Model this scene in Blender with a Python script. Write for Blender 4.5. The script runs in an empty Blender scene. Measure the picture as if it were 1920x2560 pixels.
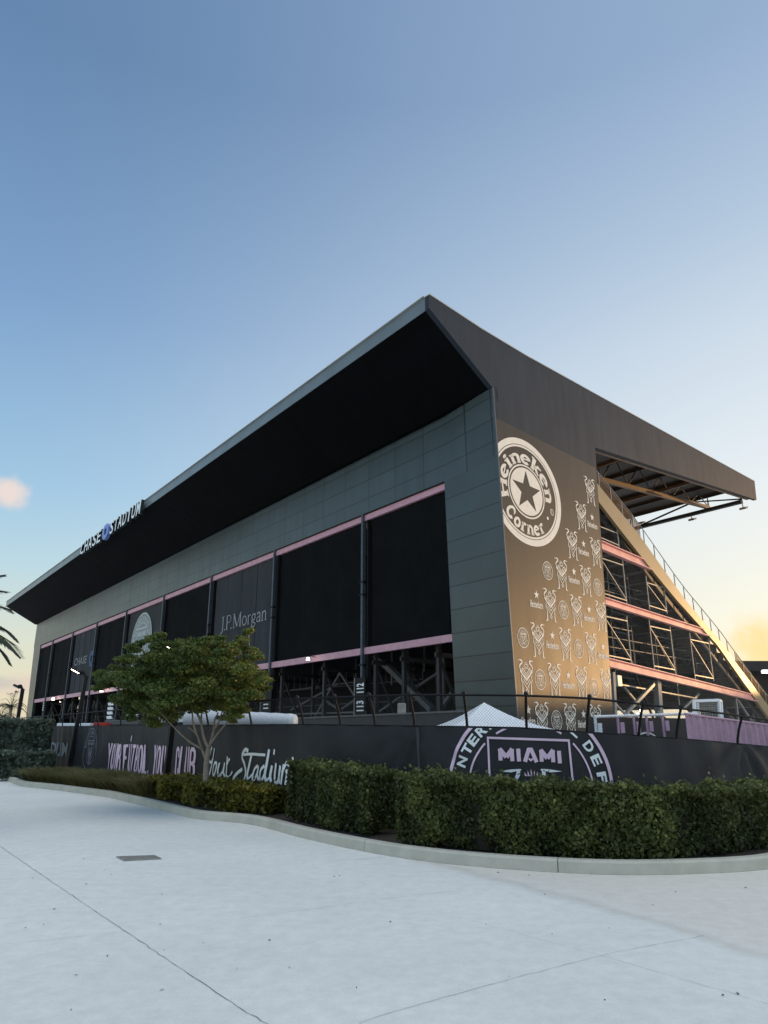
import bpy, bmesh, math, random
import numpy as np
from mathutils import Vector, Matrix
random.seed(7); rng = np.random.default_rng(7)
sc = bpy.context.scene
COL = sc.collection

# ---------------------------------------------------------------- camera
F, CX, CY, EYE = 1775.0, 960.0, 1280.0, 1.7
PITCH = math.atan(546 / F)
cd = bpy.data.cameras.new('camera'); cam = bpy.data.objects.new('camera', cd); COL.objects.link(cam)
cam.location = (0, 0, EYE); cam.rotation_euler = (math.radians(90) + PITCH, 0, 0)
cd.sensor_fit = 'VERTICAL'; cd.sensor_height = 24.0; cd.lens = F / 2560 * 24.0
cd.clip_end = 3000; cd.clip_start = .05
sc.camera = cam

# ---------------------------------------------------------------- world and sun
SUN_EL, SUN_AZ = 3.2, 60.0          # azimuth measured clockwise from the view direction (+Y)
w = bpy.data.worlds.new('World'); sc.world = w; w.use_nodes = True
nt = w.node_tree; nt.nodes.clear()
N, L = nt.nodes.new, nt.links.new
out = N('ShaderNodeOutputWorld'); bg = N('ShaderNodeBackground'); L(bg.outputs[0], out.inputs[0])
sky = N('ShaderNodeTexSky'); sky.sky_type = 'NISHITA'; sky.sun_disc = False
sky.sun_elevation = math.radians(SUN_EL); sky.sun_rotation = math.radians(SUN_AZ)
sky.air_density = 1.0; sky.dust_density = 1.6; sky.ozone_density = 1.6
SKY_STRENGTH = .15
bg.inputs[1].default_value = SKY_STRENGTH
tc = N('ShaderNodeTexCoord')
def dirvec(px, py):
    x = (px - CX) / F; y = (CY - py) / F; c, s = math.cos(PITCH), math.sin(PITCH)
    v = Vector((x, c - y * s, s + y * c)); v.normalize(); return v
def cloud(prev, px, py, rad, col, amt, squash=1.0, scale=9.0, thr=.5):
    """a soft cloud at a fixed direction of the sky, broken up by noise"""
    d = dirvec(px, py)
    sub = N('ShaderNodeVectorMath'); sub.operation = 'SUBTRACT'; L(tc.outputs['Generated'], sub.inputs[0]); sub.inputs[1].default_value = d
    mul = N('ShaderNodeVectorMath'); mul.operation = 'MULTIPLY'; L(sub.outputs[0], mul.inputs[0]); mul.inputs[1].default_value = (1, 1, squash)
    nz = N('ShaderNodeTexNoise'); nz.inputs['Scale'].default_value = scale; nz.inputs['Detail'].default_value = 6; nz.inputs['Roughness'].default_value = .6
    mp = N('ShaderNodeMapping'); mp.inputs['Scale'].default_value = (1, 1, squash * .9); L(tc.outputs['Generated'], mp.inputs[0]); L(mp.outputs[0], nz.inputs[0])
    ln = N('ShaderNodeVectorMath'); ln.operation = 'LENGTH'; L(mul.outputs[0], ln.inputs[0])
    mr = N('ShaderNodeMapRange'); mr.inputs[1].default_value = rad; mr.inputs[2].default_value = 0; mr.inputs[3].default_value = 0; mr.inputs[4].default_value = 1; mr.clamp = True
    L(ln.outputs['Value'], mr.inputs[0])
    ad = N('ShaderNodeMath'); ad.operation = 'ADD'; L(mr.outputs[0], ad.inputs[0]); L(nz.outputs['Fac'], ad.inputs[1])
    mr2 = N('ShaderNodeMapRange'); mr2.interpolation_type = 'SMOOTHSTEP'; mr2.inputs[1].default_value = thr + .2; mr2.inputs[2].default_value = thr + .95; mr2.inputs[4].default_value = amt
    L(ad.outputs[0], mr2.inputs[0])
    msk = N('ShaderNodeMapRange'); msk.inputs[1].default_value = rad * 1.05; msk.inputs[2].default_value = rad * .6; L(ln.outputs['Value'], msk.inputs[0])
    mm_ = N('ShaderNodeMath'); mm_.operation = 'MULTIPLY'; L(mr2.outputs[0], mm_.inputs[0]); L(msk.outputs[0], mm_.inputs[1])
    mx = N('ShaderNodeMix'); mx.data_type = 'RGBA'; L(mm_.outputs[0], mx.inputs[0]); L(prev, mx.inputs[6]); mx.inputs[7].default_value = (*col, 1)
    return mx.outputs[2]
# evening colours by height above the horizon, away from the sun and towards it
EXPO = 1.7; GAIN = 2 ** EXPO * SKY_STRENGTH
def s2l(c): return tuple((x / 255 / 12.92 if x <= 10 else ((x / 255 + .055) / 1.055) ** 2.4) / GAIN for x in c)
sep = N('ShaderNodeSeparateXYZ'); L(tc.outputs['Generated'], sep.inputs[0])
def ramp(keys):
    c = N('ShaderNodeValToRGB'); e = c.color_ramp.elements; c.color_ramp.interpolation = 'EASE' if False else 'LINEAR'
    e[0].position = keys[0][0]; e[0].color = (*s2l(keys[0][1]), 1); e[1].position = keys[-1][0]; e[1].color = (*s2l(keys[-1][1]), 1)
    for p, col in keys[1:-1]: q = e.new(p); q.color = (*s2l(col), 1)
    L(sep.outputs[2], c.inputs[0]); return c.outputs[0]
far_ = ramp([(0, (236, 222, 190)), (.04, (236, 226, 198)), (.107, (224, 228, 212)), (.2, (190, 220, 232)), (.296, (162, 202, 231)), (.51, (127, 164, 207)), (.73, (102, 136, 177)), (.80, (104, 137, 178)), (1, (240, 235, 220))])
near_ = ramp([(0, (250, 241, 214)), (.1, (247, 242, 226)), (.154, (243, 241, 227)), (.296, (234, 240, 243)), (.47, (211, 224, 236)), (.585, (186, 206, 226)), (.73, (160, 184, 216)), (.80, (162, 186, 217)), (1, (246, 240, 226))])  # pale topmost keys of both ramps add unseen overhead brightness for the ground
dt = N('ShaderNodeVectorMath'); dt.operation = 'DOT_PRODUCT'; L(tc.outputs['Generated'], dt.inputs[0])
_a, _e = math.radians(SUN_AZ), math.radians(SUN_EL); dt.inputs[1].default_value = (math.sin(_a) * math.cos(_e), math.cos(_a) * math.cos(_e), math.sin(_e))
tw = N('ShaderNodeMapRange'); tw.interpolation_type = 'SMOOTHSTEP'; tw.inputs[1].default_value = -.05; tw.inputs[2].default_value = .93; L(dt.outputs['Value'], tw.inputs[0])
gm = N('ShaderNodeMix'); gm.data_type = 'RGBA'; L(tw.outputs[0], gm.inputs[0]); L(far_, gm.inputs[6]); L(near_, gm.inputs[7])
nm_ = N('ShaderNodeMix'); nm_.data_type = 'RGBA'; nm_.inputs[0].default_value = .12; L(gm.outputs[2], nm_.inputs[6]); L(sky.outputs[0], nm_.inputs[7])
o_ = nm_.outputs[2]
# added brightness in the unseen sky overhead and behind the viewer, lighting the ground
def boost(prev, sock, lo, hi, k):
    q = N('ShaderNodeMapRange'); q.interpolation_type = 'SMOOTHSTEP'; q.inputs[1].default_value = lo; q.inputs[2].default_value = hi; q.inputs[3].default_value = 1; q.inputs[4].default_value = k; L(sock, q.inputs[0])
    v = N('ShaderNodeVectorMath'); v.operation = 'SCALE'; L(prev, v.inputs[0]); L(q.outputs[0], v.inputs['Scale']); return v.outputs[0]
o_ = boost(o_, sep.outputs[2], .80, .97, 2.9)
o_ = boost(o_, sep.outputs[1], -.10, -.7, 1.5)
o_ = cloud(o_, 20, 1232, .036, s2l((238, 222, 214)), .95, 1.25, 34, .36)
o_ = cloud(o_, 1930, 1630, .10, s2l((255, 228, 150)), .8, 1.3, 34, .5)
o_ = cloud(o_, 70, 1712, .07, s2l((226, 202, 196)), .6, 3.0, 18, .5)
o_ = cloud(o_, -10, 1705, .04, s2l((190, 190, 188)), .5, 2.5, 18, .5)
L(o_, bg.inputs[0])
sd = bpy.data.lights.new('sun', 'SUN'); sun = bpy.data.objects.new('sun', sd); COL.objects.link(sun)
sd.energy = .85; sd.angle = math.radians(.6); sd.color = (1.0, .58, .24)
az, el = math.radians(SUN_AZ), math.radians(SUN_EL)
to_sun = Vector((math.sin(az) * math.cos(el), math.cos(az) * math.cos(el), math.sin(el)))
sun.rotation_euler = to_sun.to_track_quat('Z', 'Y').to_euler()
sc.view_settings.view_transform = 'Standard'; sc.view_settings.look = 'None'
sc.view_settings.exposure = EXPO; sc.view_settings.gamma = 1

# ---------------------------------------------------------------- geometry helpers
def ray(px, py):
    x = (px - CX) / F; y = (CY - py) / F; c, s = math.cos(PITCH), math.sin(PITCH)
    return np.array([x, c - y * s, s + y * c])
O = np.array([0, 0, EYE])
def atY(px, py, Y): r = ray(px, py); return O + r * (Y / r[1])
def atZ(px, py, z): r = ray(px, py); return O + r * ((z - EYE) / r[2])
def onplane(px, py, p, n): r = ray(px, py); return O + r * (np.dot(p - O, n) / np.dot(r, n))
def horiz(px): r = ray(px, 1826); r[2] = 0; return r / np.linalg.norm(r)
# the stadium's own axes: A runs back along the long facade, B along the end wall
UA = horiz(-425); UB = horiz(2800)
C0 = atY(1262, 1370, 34.0); C0[2] = 0
ZZ = np.array([0, 0, 1.0])
nA = np.cross(UA, ZZ); nB = np.cross(UB, ZZ)
if np.dot(nA, -C0) < 0: nA = -nA
if np.dot(nB, -C0) < 0: nB = -nB
def P(a, b, z): return C0 + UA * a + UB * b + ZZ * z
INV = np.linalg.inv(np.array([[UA[0], UB[0]], [UA[1], UB[1]]]))
def AB(p): q = INV @ (np.array(p) - C0)[:2]; return q[0], q[1], p[2]
def onA(px, py, b=0.0): q = AB(onplane(px, py, P(0, b, 0), nA)); return q[0], q[2]     # -> a, z
def onB(px, py, a=0.0): q = AB(onplane(px, py, P(a, 0, 0), nB)); return q[1], q[2]     # -> b, z

class MB:
    """collects vertices / faces and links them as ONE mesh object"""
    def __init__(s): s.v = []; s.f = []; s.uv = []
    def add(s, vs, fs, uv=None):
        k = len(s.v); s.v += [tuple(map(float, v)) for v in vs]; s.f += [tuple(i + k for i in f) for f in fs]
        s.uv += list(uv) if uv is not None else [(0, 0)] * len(vs)
    def prism(s, pts, off, uv=None):
        """polygon pts extruded by vector off"""
        n = len(pts); off = np.array(off); pts = [np.array(p) for p in pts]
        vs = pts + [p + off for p in pts]
        fs = [tuple(range(n))[::-1], tuple(range(n, 2 * n))] + [(i, (i + 1) % n, n + (i + 1) % n, n + i) for i in range(n)]
        s.add(vs, fs, (list(uv) * 2) if uv is not None else None)
    def box(s, c, sx, sy, sz, rot=0):
        c = np.array(c); cr, sr = math.cos(rot), math.sin(rot)
        X = np.array([cr, sr, 0]) * sx / 2; Y = np.array([-sr, cr, 0]) * sy / 2; Z = np.array([0, 0, sz / 2])
        vs = [c + i * X + j * Y + k * Z for k in (-1, 1) for i, j in ((-1, -1), (1, -1), (1, 1), (-1, 1))]
        s.add(vs, [(3, 2, 1, 0), (4, 5, 6, 7), (0, 1, 5, 4), (1, 2, 6, 5), (2, 3, 7, 6), (3, 0, 4, 7)])
    def beam(s, p, q, w, h=None, up=(0, 0, 1)):
        p = np.array(p, float); q = np.array(q, float); h = h or w
        d = q - p; ln = np.linalg.norm(d)
        if ln < 1e-6: return
        d /= ln; up = np.array(up, float)
        if abs(np.dot(up, d)) > .98: up = UA
        x = np.cross(d, up); x /= np.linalg.norm(x); y = np.cross(x, d)
        vs = [e + i * x * w / 2 + j * y * h / 2 for e in (p, q) for i, j in ((-1, -1), (1, -1), (1, 1), (-1, 1))]
        s.add(vs, [(3, 2, 1, 0), (4, 5, 6, 7), (0, 1, 5, 4), (1, 2, 6, 5), (2, 3, 7, 6), (3, 0, 4, 7)])
    def ibeam(s, p, q, w, h, t=.03):
        up = np.array([0, 0, h / 2 - t / 2])
        s.beam(np.array(p) + up, np.array(q) + up, w, t); s.beam(np.array(p) - up, np.array(q) - up, w, t); s.beam(p, q, t, h - 2 * t - .002)
    def tube(s, pts, r, n=8, cap=True):
        pts = [np.array(p, float) for p in pts]; m = len(pts)
        rs = r if hasattr(r, '__len__') else [r] * m
        vs = []; px = None
        for i, p in enumerate(pts):
            d = pts[min(i + 1, m - 1)] - pts[max(i - 1, 0)]; d /= (np.linalg.norm(d) + 1e-9)
            if px is None:
                a = np.array([0, 0, 1.]) if abs(d[2]) < .9 else np.array([1., 0, 0])
                px = np.cross(d, a)
            px = px - d * np.dot(px, d); px /= np.linalg.norm(px); py = np.cross(d, px)
            for k in range(n):
                t = 2 * math.pi * k / n; vs.append(p + rs[i] * (math.cos(t) * px + math.sin(t) * py))
        fs = [(i * n + k, i * n + (k + 1) % n, (i + 1) * n + (k + 1) % n, (i + 1) * n + k) for i in range(m - 1) for k in range(n)]
        if cap: fs += [tuple(range(n))[::-1], tuple(range((m - 1) * n, m * n))]
        s.add(vs, fs)
    def build(s, name, m, parent=None, smooth=False, bevel=0):
        me = bpy.data.meshes.new(name); base = np.zeros(3)
        if parent is not None: base = np.array(parent['_w'])
        me.from_pydata([tuple(np.array(v) - base) for v in s.v], [], s.f)
        uvl = me.uv_layers.new(name='UVMap')
        idx = np.zeros(len(me.loops), dtype=np.int32); me.loops.foreach_get('vertex_index', idx)
        uvl.data.foreach_set('uv', np.array(s.uv, dtype=np.float32)[idx].ravel())
        me.materials.append(m)
        if smooth: me.polygons.foreach_set('use_smooth', [True] * len(me.polygons))
        me.update()
        o = bpy.data.objects.new(name, me); COL.objects.link(o)
        if parent is not None: o.parent = parent
        o['_w'] = list(base)
        bm = bmesh.new(); bm.from_mesh(me); bmesh.ops.recalc_face_normals(bm, faces=bm.faces); bm.to_mesh(me); bm.free()
        if bevel:
            md = o.modifiers.new('bevel', 'BEVEL'); md.width = bevel; md.segments = 2; md.limit_method = 'ANGLE'
        return o
def tag(o, label=None, cat=None, group=None, kind=None):
    if label: o['label'] = label
    if cat: o['category'] = cat
    if group: o['group'] = group
    if kind: o['kind'] = kind
    return o
def empty(name, loc, label, cat, group=None):
    o = bpy.data.objects.new(name, None); COL.objects.link(o); o.empty_display_size = .2
    o.location = tuple(map(float, loc)); o['_w'] = [float(x) for x in loc]
    return tag(o, label, cat, group)

# ---------------------------------------------------------------- materials
def mat(name, col, rough=.6, metal=0, var=.0, vscale=3.0, bump=0, bscale=40, spec=.5, emis=None, estr=0, streak=0):
    m = bpy.data.materials.new(name); m.use_nodes = True; t = m.node_tree; b = t.nodes['Principled BSDF']
    b.inputs['Roughness'].default_value = rough; b.inputs['Metallic'].default_value = metal
    b.inputs['Specular IOR Level'].default_value = spec; b.inputs['Base Color'].default_value = (*col, 1)
    if emis: b.inputs['Emission Color'].default_value = (*emis, 1); b.inputs['Emission Strength'].default_value = estr
    if var or bump or streak:
        tc = t.nodes.new('ShaderNodeTexCoord')
    if var:
        nz = t.nodes.new('ShaderNodeTexNoise'); nz.inputs['Scale'].default_value = vscale; nz.inputs['Detail'].default_value = 6; nz.inputs['Roughness'].default_value = .6
        if streak:
            mp = t.nodes.new('ShaderNodeMapping'); mp.inputs['Scale'].default_value = (1, 1, streak); t.links.new(tc.outputs['Object'], mp.inputs[0]); t.links.new(mp.outputs[0], nz.inputs[0])
        else: t.links.new(tc.outputs['Object'], nz.inputs[0])
        mr = t.nodes.new('ShaderNodeMapRange'); mr.inputs[1].default_value = .3; mr.inputs[2].default_value = .7; mr.inputs[3].default_value = 1 - var; mr.inputs[4].default_value = 1 + var
        t.links.new(nz.outputs['Fac'], mr.inputs[0])
        mx = t.nodes.new('ShaderNodeVectorMath'); mx.operation = 'SCALE'; mx.inputs[0].default_value = col; t.links.new(mr.outputs[0], mx.inputs['Scale'])
        t.links.new(mx.outputs[0], b.inputs['Base Color'])
        m2 = t.nodes.new('ShaderNodeMapRange'); m2.inputs[3].default_value = min(1, rough + .08); m2.inputs[4].default_value = max(.05, rough - .08); t.links.new(nz.outputs['Fac'], m2.inputs[0]); t.links.new(m2.outputs[0], b.inputs['Roughness'])
    if bump:
        n2 = t.nodes.new('ShaderNodeTexNoise'); n2.inputs['Scale'].default_value = bscale; n2.inputs['Detail'].default_value = 4; t.links.new(tc.outputs['Object'], n2.inputs[0])
        bp = t.nodes.new('ShaderNodeBump'); bp.inputs['Strength'].default_value = bump; bp.inputs['Distance'].default_value = .02; t.links.new(n2.outputs['Fac'], bp.inputs['Height']); t.links.new(bp.outputs[0], b.inputs['Normal'])
    return m
def panel_mat(name, col, pw, ph, rough=.5, mortar=.02, dark=.35, var=.12, offset=0.0, spec=.5):
    """cladding panels: joints and small differences between sheets, in wall metres (UV)"""
    m = mat(name, col, rough, spec=spec); t = m.node_tree; b = t.nodes['Principled BSDF']; n = t.nodes.new; l = t.links.new
    uv = n('ShaderNodeTexCoord'); br = n('ShaderNodeTexBrick'); br.offset = offset; br.squash = 1
    br.inputs['Scale'].default_value = 1; br.inputs['Mortar Size'].default_value = mortar; br.inputs['Mortar Smooth'].default_value = 0; br.inputs['Bias'].default_value = 0
    br.inputs['Brick Width'].default_value = pw; br.inputs['Row Height'].default_value = ph
    c = np.array(col)
    br.inputs['Color1'].default_value = (*(c * (1 - var)), 1); br.inputs['Color2'].default_value = (*(c * (1 + var)), 1); br.inputs['Mortar'].default_value = (*(c * dark), 1)
    l(uv.outputs['UV'], br.inputs['Vector'])
    nz = n('ShaderNodeTexNoise'); nz.inputs['Scale'].default_value = 1; nz.inputs['Detail'].default_value = 7; nz.inputs['Roughness'].default_value = .65
    mp = n('ShaderNodeMapping'); mp.inputs['Scale'].default_value = (1.3, .22, 1); l(uv.outputs['UV'], mp.inputs[0]); l(mp.outputs[0], nz.inputs[0])
    mr = n('ShaderNodeMapRange'); mr.inputs[1].default_value = .3; mr.inputs[2].default_value = .7; mr.inputs[3].default_value = .86; mr.inputs[4].default_value = 1.14; l(nz.outputs['Fac'], mr.inputs[0])
    sc_ = n('ShaderNodeVectorMath'); sc_.operation = 'SCALE'; l(br.outputs['Color'], sc_.inputs[0]); l(mr.outputs[0], sc_.inputs['Scale']); l(sc_.outputs[0], b.inputs['Base Color'])
    m2 = n('ShaderNodeMapRange'); m2.inputs[3].default_value = rough + .1; m2.inputs[4].default_value = rough - .1; l(nz.outputs['Fac'], m2.inputs[0]); l(m2.outputs[0], b.inputs['Roughness'])
    bp = n('ShaderNodeBump'); bp.invert = True; bp.inputs['Strength'].default_value = .15; bp.inputs['Distance'].default_value = .01; l(br.outputs['Fac'], bp.inputs['Height']); l(bp.outputs[0], b.inputs['Normal'])
    return m
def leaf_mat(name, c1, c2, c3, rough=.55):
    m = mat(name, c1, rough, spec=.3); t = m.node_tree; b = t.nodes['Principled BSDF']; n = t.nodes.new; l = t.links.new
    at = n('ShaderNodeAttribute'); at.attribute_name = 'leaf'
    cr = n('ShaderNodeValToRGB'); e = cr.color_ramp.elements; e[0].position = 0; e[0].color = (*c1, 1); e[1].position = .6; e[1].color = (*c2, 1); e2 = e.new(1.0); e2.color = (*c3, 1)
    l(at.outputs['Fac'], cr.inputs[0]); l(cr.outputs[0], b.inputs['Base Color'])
    tr = n('ShaderNodeBsdfTranslucent'); l(cr.outputs[0], tr.inputs[0]); ms = n('ShaderNodeMixShader'); ms.inputs[0].default_value = .25
    l(b.outputs[0], ms.inputs[1]); l(tr.outputs[0], ms.inputs[2]); l(ms.outputs[0], t.nodes['Material Output'].inputs[0])
    return m
M = dict(
    facade=panel_mat('facade_panels', (.036, .054, .058), 2.745, 1.236, .36, .034, .16, .16, spec=.7),
    endwall=panel_mat('end_wall_panels', (.036, .046, .062), 5.2, 3.1, .6, .012, .8, .04, spec=.1),
    wrap=mat('printed_wrap', (.040, .035, .030), .45, spec=.25, var=.12, vscale=1.2, bump=.15, bscale=9, streak=.25),
    mark=mat('printed_cream', (.80, .74, .66), .6, spec=.3, var=.06),
    fascia=mat('fascia_metal', (.15, .18, .195), .35, var=.1, vscale=.6),
    trim=mat('pale_trim', (.42, .43, .42), .4),
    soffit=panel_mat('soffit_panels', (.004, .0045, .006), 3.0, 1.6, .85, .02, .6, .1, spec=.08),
    pink=mat('pink_paint', (.62, .33, .40), .5, var=.1, vscale=2.0),
    pinkend=mat('pink_paint_sunlit', (.80, .38, .35), .6, var=.15, vscale=1.2),  # brighter, warmer copy of the pink: low sun put into the colour
    steel=mat('dark_steel', (.03, .032, .035), .55, 0, var=.15),
    steelblue=mat('blue_grey_steel', (.075, .09, .115), .45, .2, var=.15),
    black=mat('black_paint', (.009, .009, .010), .6, spec=.25),
    galv=mat('galvanised_steel', (.30, .29, .27), .5, .2, var=.15),
    grey=mat('grey_primer', (.12, .12, .12), .6, var=.1),
    deck=mat('deck_underside', (.38, .36, .34), .55, .2, var=.2, vscale=1.5),
    stringer=mat('stringer_steel', (.29, .215, .12), .45, .0, spec=.3, var=.08, vscale=.8),
    roofunder=panel_mat('roof_underside', (.10, .075, .058), .45, 30, .6, .05, .5, .15),
    warm_brown=mat('sun_warmed_steel', (.17, .095, .05), .5, .1, var=.2),  # brown with the low sun's orange on the roof beams put into the colour
    mesh_dark=mat('dark_screen_mesh', (.006, .0065, .0075), .9, spec=.12, var=.18, vscale=.6),
    mesh_grey=mat('grey_screen_mesh', (.048, .051, .055), .85, spec=.2, var=.14, vscale=.7, streak=.2),
    white=mat('white_vinyl', (.8, .82, .85), .45, var=.04),
    letter=mat('white_sign_face', (.92, .93, .93), .35),
    lside=mat('sign_side', (.012, .03, .035), .5),
    octo=mat('blue_sign_face', (.16, .24, .60), .35),
    greymark=mat('grey_lettering', (.22, .23, .24), .8),
    crestmark=mat('crest_disc_grey', (.30, .33, .32), .8, var=.1),
    banner=mat('black_banner', (.026, .028, .032), .6, spec=.25, var=.2, vscale=.7, bump=.6, bscale=2.5),
    bpink=mat('banner_pink_print', (.80, .58, .72), .6, var=.05),
    bwhite=mat('banner_white_print', (.85, .87, .88), .6, var=.05),
    lit=mat('lit_lamp', (1, .95, .85), .5, emis=(1, .88, .65), estr=4),
    litw=mat('lit_white', (1, 1, 1), .5, emis=(1, .98, .92), estr=1.4),
    bark=mat('pale_bark', (.27, .22, .17), .8, var=.25, vscale=9, bump=.5),
    soil=mat('mulch', (.035, .025, .018), .95, var=.4, vscale=30, bump=1, bscale=60),
    curb=mat('curb_concrete', (.47, .45, .38), .8, var=.12, vscale=3, bump=.25, bscale=60),
    lid=mat('drain_lid', (.20, .19, .17), .8, var=.25, vscale=12, bump=.5),
    pinkmesh=mat('pink_fence_fabric', (.58, .36, .47), .7, var=.15, vscale=3),
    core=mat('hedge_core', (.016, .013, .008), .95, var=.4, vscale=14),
    farroof=mat('far_stand_dark', (.03, .022, .02), .7, var=.2),
    litter=mat('dry_leaf', (.05, .035, .02), .9),
)
M['leaf_hedge'] = leaf_mat('hedge_leaf', (.030, .042, .014), (.090, .108, .032), (.25, .26, .08))
M['leaf_yellow'] = leaf_mat('yellow_green_leaf', (.055, .055, .010), (.16, .145, .02), (.34, .27, .045))
M['leaf_grey'] = leaf_mat('grey_green_leaf', (.05, .066, .05), (.10, .13, .095), (.20, .24, .18))
M['leaf_tree'] = leaf_mat('tree_leaf', (.048, .080, .024), (.145, .175, .036), (.36, .32, .06))
M['grass'] = leaf_mat('tall_grass', (.08, .08, .03), (.16, .15, .06), (.28, .24, .11))
M['palm'] = leaf_mat('palm_leaf', (.02, .035, .015), (.035, .055, .025), (.07, .09, .04))

# concrete ground: broad tonal patches, fine grain, warm beige area on the right
def concrete():
    m = mat('pale_concrete', (.6, .6, .6), .75); t = m.node_tree; b = t.nodes['Principled BSDF']; n = t.nodes.new; l = t.links.new
    tc = n('ShaderNodeTexCoord')
    n1 = n('ShaderNodeTexNoise'); n1.inputs['Scale'].default_value = .35; n1.inputs['Detail'].default_value = 8; n1.inputs['Roughness'].default_value = .6; l(tc.outputs['Object'], n1.inputs[0])
    n2 = n('ShaderNodeTexNoise'); n2.inputs['Scale'].default_value = 90; n2.inputs['Detail'].default_value = 3; l(tc.outputs['Object'], n2.inputs[0])
    n3 = n('ShaderNodeTexNoise'); n3.inputs['Scale'].default_value = 6; n3.inputs['Detail'].default_value = 8; n3.inputs['Roughness'].default_value = .75; l(tc.outputs['Object'], n3.inputs[0])
    r1 = n('ShaderNodeValToRGB'); e = r1.color_ramp.elements; e[0].position = .35; e[0].color = (.70, .70, .665, 1); e[1].position = .65; e[1].color = (.78, .775, .735, 1); l(n1.outputs['Fac'], r1.inputs[0])
    m2 = n('ShaderNodeMapRange'); m2.inputs[1].default_value = .3; m2.inputs[2].default_value = .7; m2.inputs[3].default_value = .92; m2.inputs[4].default_value = 1.05; l(n2.outputs['Fac'], m2.inputs[0])
    m3 = n('ShaderNodeMapRange'); m3.inputs[1].default_value = .3; m3.inputs[2].default_value = .7; m3.inputs[3].default_value = .86; m3.inputs[4].default_value = 1.05; l(n3.outputs['Fac'], m3.inputs[0])
    mm = n('ShaderNodeMath'); mm.operation = 'MULTIPLY'; l(m2.outputs[0], mm.inputs[0]); l(m3.outputs[0], mm.inputs[1])
    # newer beige pour near the curb on the right
    sx = n('ShaderNodeSeparateXYZ'); l(tc.outputs['Object'], sx.inputs[0])
    f = n('ShaderNodeMath'); f.operation = 'MULTIPLY_ADD'; l(sx.outputs[0], f.inputs[0]); f.inputs[1].default_value = 0.863; f.inputs[2].default_value = -5.666
    g = n('ShaderNodeMath'); g.operation = 'MULTIPLY_ADD'; l(sx.outputs[1], g.inputs[0]); g.inputs[1].default_value = 0.505; l(f.outputs[0], g.inputs[2])
    h = n('ShaderNodeMath'); h.operation = 'MULTIPLY_ADD'; l(n1.outputs['Fac'], h.inputs[0]); h.inputs[1].default_value = 1.1; l(g.outputs[0], h.inputs[2])
    k = n('ShaderNodeMapRange'); k.interpolation_type = 'SMOOTHSTEP'; k.inputs[1].default_value = .55; k.inputs[2].default_value = 1.15; k.inputs[4].default_value = .6; l(h.outputs[0], k.inputs[0])
    mx = n('ShaderNodeMix'); mx.data_type = 'RGBA'; l(k.outputs[0], mx.inputs[0]); l(r1.outputs[0], mx.inputs[6]); mx.inputs[7].default_value = (.68, .62, .53, 1)
    # dirty rim round that patch
    rim = n('ShaderNodeValToRGB'); ee = rim.color_ramp.elements; ee[0].position = .48; ee[0].color = (1, 1, 1, 1); ee[1].position = .64; ee[1].color = (.74, .72, .68, 1); e3 = ee.new(.78); e3.color = (1, 1, 1, 1)
    kk = n('ShaderNodeMapRange'); kk.inputs[1].default_value = 0; kk.inputs[2].default_value = 1.2; l(h.outputs[0], kk.inputs[0]); l(kk.outputs[0], rim.inputs[0])
    mq = n('ShaderNodeMix'); mq.data_type = 'RGBA'; mq.blend_type = 'MULTIPLY'; mq.inputs[0].default_value = .6; l(mx.outputs[2], mq.inputs[6]); l(rim.outputs[0], mq.inputs[7])
    s = n('ShaderNodeVectorMath'); s.operation = 'SCALE'; l(mq.outputs[2], s.inputs[0]); l(mm.outputs[0], s.inputs['Scale']); l(s.outputs[0], b.inputs['Base Color'])
    bp = n('ShaderNodeBump'); bp.inputs['Strength'].default_value = .25; bp.inputs['Distance'].default_value = .004; l(n2.outputs['Fac'], bp.inputs['Height']); l(bp.outputs[0], b.inputs['Normal'])
    return m
M['concrete'] = concrete()
M['joint'] = mat('joint_dirt', (.22, .215, .20), .95, var=.4, vscale=8)
M['grassy'] = mat('inner_asphalt', (.06, .06, .06), .9, var=.2)

# ---------------------------------------------------------------- leaf clouds
def leaf_mesh(pts, size, name, m, parent=None, updir=None, aspect=1.7, shade=None, tilt=1.0):
    """one mesh of small folded leaves at pts"""
    n = len(pts); pts = np.asarray(pts)
    if parent is not None: pts = pts - np.array(parent['_w'])
    nrm = rng.normal(size=(n, 3)) * tilt
    if updir is not None: nrm += updir
    nrm /= np.linalg.norm(nrm, axis=1)[:, None]
    a = rng.normal(size=(n, 3)); a -= nrm * (a * nrm).sum(1)[:, None]; a /= np.linalg.norm(a, axis=1)[:, None]
    b = np.cross(nrm, a)
    s = (size * rng.uniform(.6, 1.35, n))[:, None]
    L_ = a * s * aspect * .5; W_ = b * s * .5
    v = np.stack([pts - L_, pts + W_ + nrm * s * .12, pts + L_, pts - W_ + nrm * s * .12], 1).reshape(-1, 3)
    me = bpy.data.meshes.new(name); me.vertices.add(4 * n); me.vertices.foreach_set('co', v.astype(np.float32).ravel())
    me.loops.add(4 * n); me.loops.foreach_set('vertex_index', np.arange(4 * n, dtype=np.int32))
    me.polygons.add(n); me.polygons.foreach_set('loop_start', np.arange(0, 4 * n, 4, dtype=np.int32)); me.polygons.foreach_set('loop_total', np.full(n, 4, dtype=np.int32))
    val = rng.beta(1.6, 2.2, n) if shade is None else np.clip(shade + rng.normal(size=n) * .16, 0, 1)
    at = me.attributes.new('leaf', 'FLOAT', 'FACE'); at.data.foreach_set('value', val.astype(np.float32))
    me.materials.append(m); me.update(); me.validate()
    o = bpy.data.objects.new(name, me); COL.objects.link(o)
    if parent is not None: o.parent = parent; o['_w'] = list(parent['_w'])
    return o
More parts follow.
